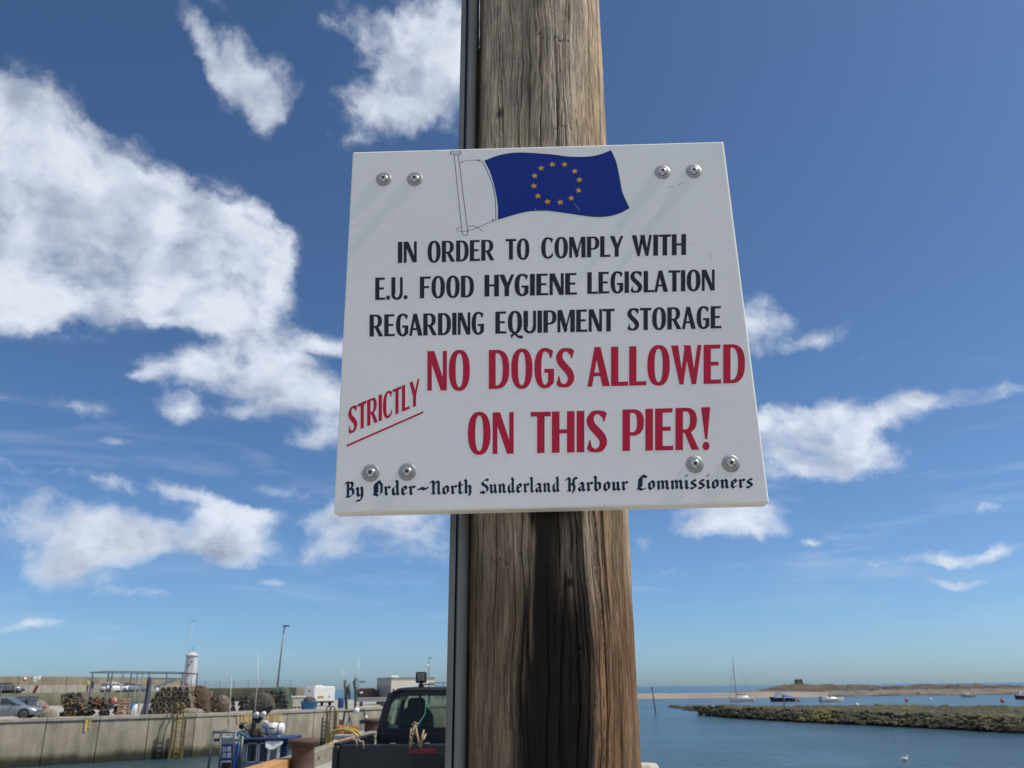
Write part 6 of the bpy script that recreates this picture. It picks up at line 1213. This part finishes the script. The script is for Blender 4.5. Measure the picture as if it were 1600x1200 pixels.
q = MB(); q.loft([[Vector((x, s * w_, z)) for s, z in ((-1, 1.0), (-.7, zt), (.7, zt), (1, 1.0))] for x, w_, zt in ((-3.2, .9, 1.25), (-2, 1.05, 1.55), (-.6, 1.1, 1.8), (.35, 1.0, 1.95))]); q.build('cover', mat('cover_blue', (.03, .10, .32), .7), t)
for x in (-2.4, -.0): q = MB(); q.lathe([(.05, -.3), (.18, -.15), (.18, .15), (.05, .3)], 10, c=(x, 1.25, .55)); q.build('fender', pinkr, t)
YY = 240.0; s0 = sea(1298, YY); t = boat('speed_boat', s0, R(3), 6.2, 2.2, .75, white_b, 'white speedboat with a raked bow, right of the navy motor boat')
q = MB(); q.loft([[Vector((x, s * w_, z)) for s, z in ((-1, .75), (-.8, zt), (.8, zt), (1, .75))] for x, w_, zt in ((-1.6, .85, 1.05), (-.8, .85, 1.45), (.4, .8, 1.25), (1.8, .5, .95), (2.5, .25, .85))]); q.build('cuddy', white_b, t)
q = MB(); q.loft([[Vector((x, s * .8, z)) for s, z in ((-1, z0), (1, z0))] for x, z0 in ((-.1, 1.32), (-.7, 1.75))], cap=False); q.build('windscreen', darkglass, t); q = MB(); q.box((-2.95, 0, .9), (.35, .4, .9)); q.build('outboard', trim, t, bevel=.05)
YY = 300.0; s0 = sea(1512, YY); t = boat('day_boat', s0, R(180), 4.6, 1.7, .6, greyb, 'small pale grey boat lying against the rocks at far right')
q = MB(); q.box((.4, 0, .95), (1.4, 1.2, .7)); q.build('cuddy', white_b, t, bevel=.08); q = MB(); q.tube([(.4, 0, 1.2), (.4, 0, 2.3)], .05, 5); q.build('mast', steel, t)
YY = 250.0; s0 = sea(1602, YY); t = boat('moored_boat', s0, R(176), 5.6, 2.0, .8, mat('hull_maroon', (.10, .02, .05), .4), 'dark hulled boat with a white cabin cut off by the right edge')
q = MB(); q.loft([[Vector((x, s * w_, z)) for s, z in ((-1, .8), (-1, zt), (1, zt), (1, .8))] for x, w_, zt in ((-.6, .75, 1.9), (.9, .75, 1.9), (1.6, .55, 1.2))], smooth=False); q.build('cabin', white_b, t, bevel=.05); q = MB(); q.box((.2, .77, 1.55), (1.0, .03, .3)); q.build('window', darkglass, t)
for px_, py_, Y_, m_, lab in ((1246, 1094, 250, pinkr, 'small red mooring buoy just right of the navy motor boat'), (1415, 1089, 235, pinkr, 'orange mooring buoy off the rocky island'), (1453, 1090, 245, white_b, 'white mooring buoy right of the orange one'), (1564, 1090, 215, pinkr, 'bright pink mooring buoy near the right edge'), (1337, 1098, 190, white_b, 'white buoy on the far side of the weedy reef')):
    buoy(sea(px_, Y_) + Vector((0, 0, -.08)), .42 if m_ is pinkr else .34, m_, lab, 'mooring_buoy')
# leaning marker post and a second one
YM = 158.0; p0 = sea(1022.5, YM); pt_ = P(1018.5, 1073, YM); q = MB(); q.tube([p0 + Vector((0, 0, -3)), p0, pt_], [.14, .13, .09], 7); q.tube([pt_ + Vector((-.25, 0, -.3)), pt_ + Vector((.25, 0, -.25))], .05, 5); o = q.build('marker_post', mat('post_dark', (.06, .06, .055), .9)); tag(o, 'dark leaning marker post standing in the water right of the pole', 'post')
p0 = sea(1224, 170); q = MB(); q.tube([p0 + Vector((0, 0, -1)), P(1223.5, 1086, 170)], .08, 6); o = q.build('marker_post', MATS['post_dark']); tag(o, 'thin dark stake on the reef in front of the navy motor boat', 'post')
# ruin on the island
ru = mat('ruin_stone', (.20, .165, .12), .95, c2=(.12, .10, .075), scale=.8, bump=.1, bscale=2); RY = 388.0; g0 = G(1250.5, RY); zb = 0.9; zt_ = P(1250, 1061.5, RY).z
t = thing('ruined_hut', (g0.x, RY, zb), 'small roofless stone ruin on top of the rocky island', 'ruin', rz=.4); hh = zt_ - zb
for (c, d) in (((-1.1, 0, hh / 2), (.5, 2.6, hh)), ((1.1, .1, hh * .47), (.5, 2.4, hh * .94)), ((0, 1.2, hh * .42), (1.75, .4, hh * .84)), ((-.55, -1.2, hh * .40), (.7, .4, hh * .8)), ((.75, -1.2, hh * .45), (.35, .4, hh * .9))):
    q = MB(); q.box(c, d); q.build('wall_stone', ru, t, bevel=.12)
for i in range(10): q = MB(); rock(q, (rng.uniform(-1.2, 1.2), rng.uniform(-1.2, 1.2), hh * rng.uniform(.85, 1.0)), .35, r2); q.build('stone', ru, t)
# seagull on the water
s0 = P(1413.5, 1188, 50.0); k = (EYE - WATER) / (EYE - s0.z); gx, gy = s0.x * k, s0.y * k
me_ = MB(); secs = []
for x, w_, z0, z1 in ((-.26, .004, .10, .115), (-.18, .035, .06, .12), (-.06, .075, .0, .15), (.06, .078, -.02, .155), (.15, .05, .01, .15), (.19, .035, .06, .20), (.205, .03, .12, .25), (.215, .035, .18, .275), (.235, .033, .19, .278), (.26, .015, .205, .255), (.275, .006, .215, .24)):
    secs.append([Vector((x, w_ * math.cos(a), (z0 + z1) / 2 + (z1 - z0) / 2 * math.sin(a))) for a in np.linspace(0, 2 * math.pi, 11)[:-1]])
me_.loft(secs, closed=True); gull = me_.build('seagull', mat('gull_white', (.75, .75, .73), .7)); gull.location = (gx, gy, WATER); gull.rotation_euler[2] = .3; gull.scale = (1.15,) * 3; tag(gull, 'white seagull floating on the water at lower right', 'seagull')
for s in (-1, 1):
    q = MB(); q.loft([[Vector((x, s * (.079 if -.1 < x < .1 else .055), z)) for z in (z0, z1)] for x, z0, z1 in ((-.30, .10, .12), (-.15, .06, .125), (0, .05, .14), (.1, .08, .13))], cap=False); q.build('wing', mat('gull_grey', (.32, .34, .37), .7), gull)
q = MB(); q.tube([(.265, 0, .225), (.31, 0, .21)], [.012, .004], 6); q.build('beak', yr, gull)
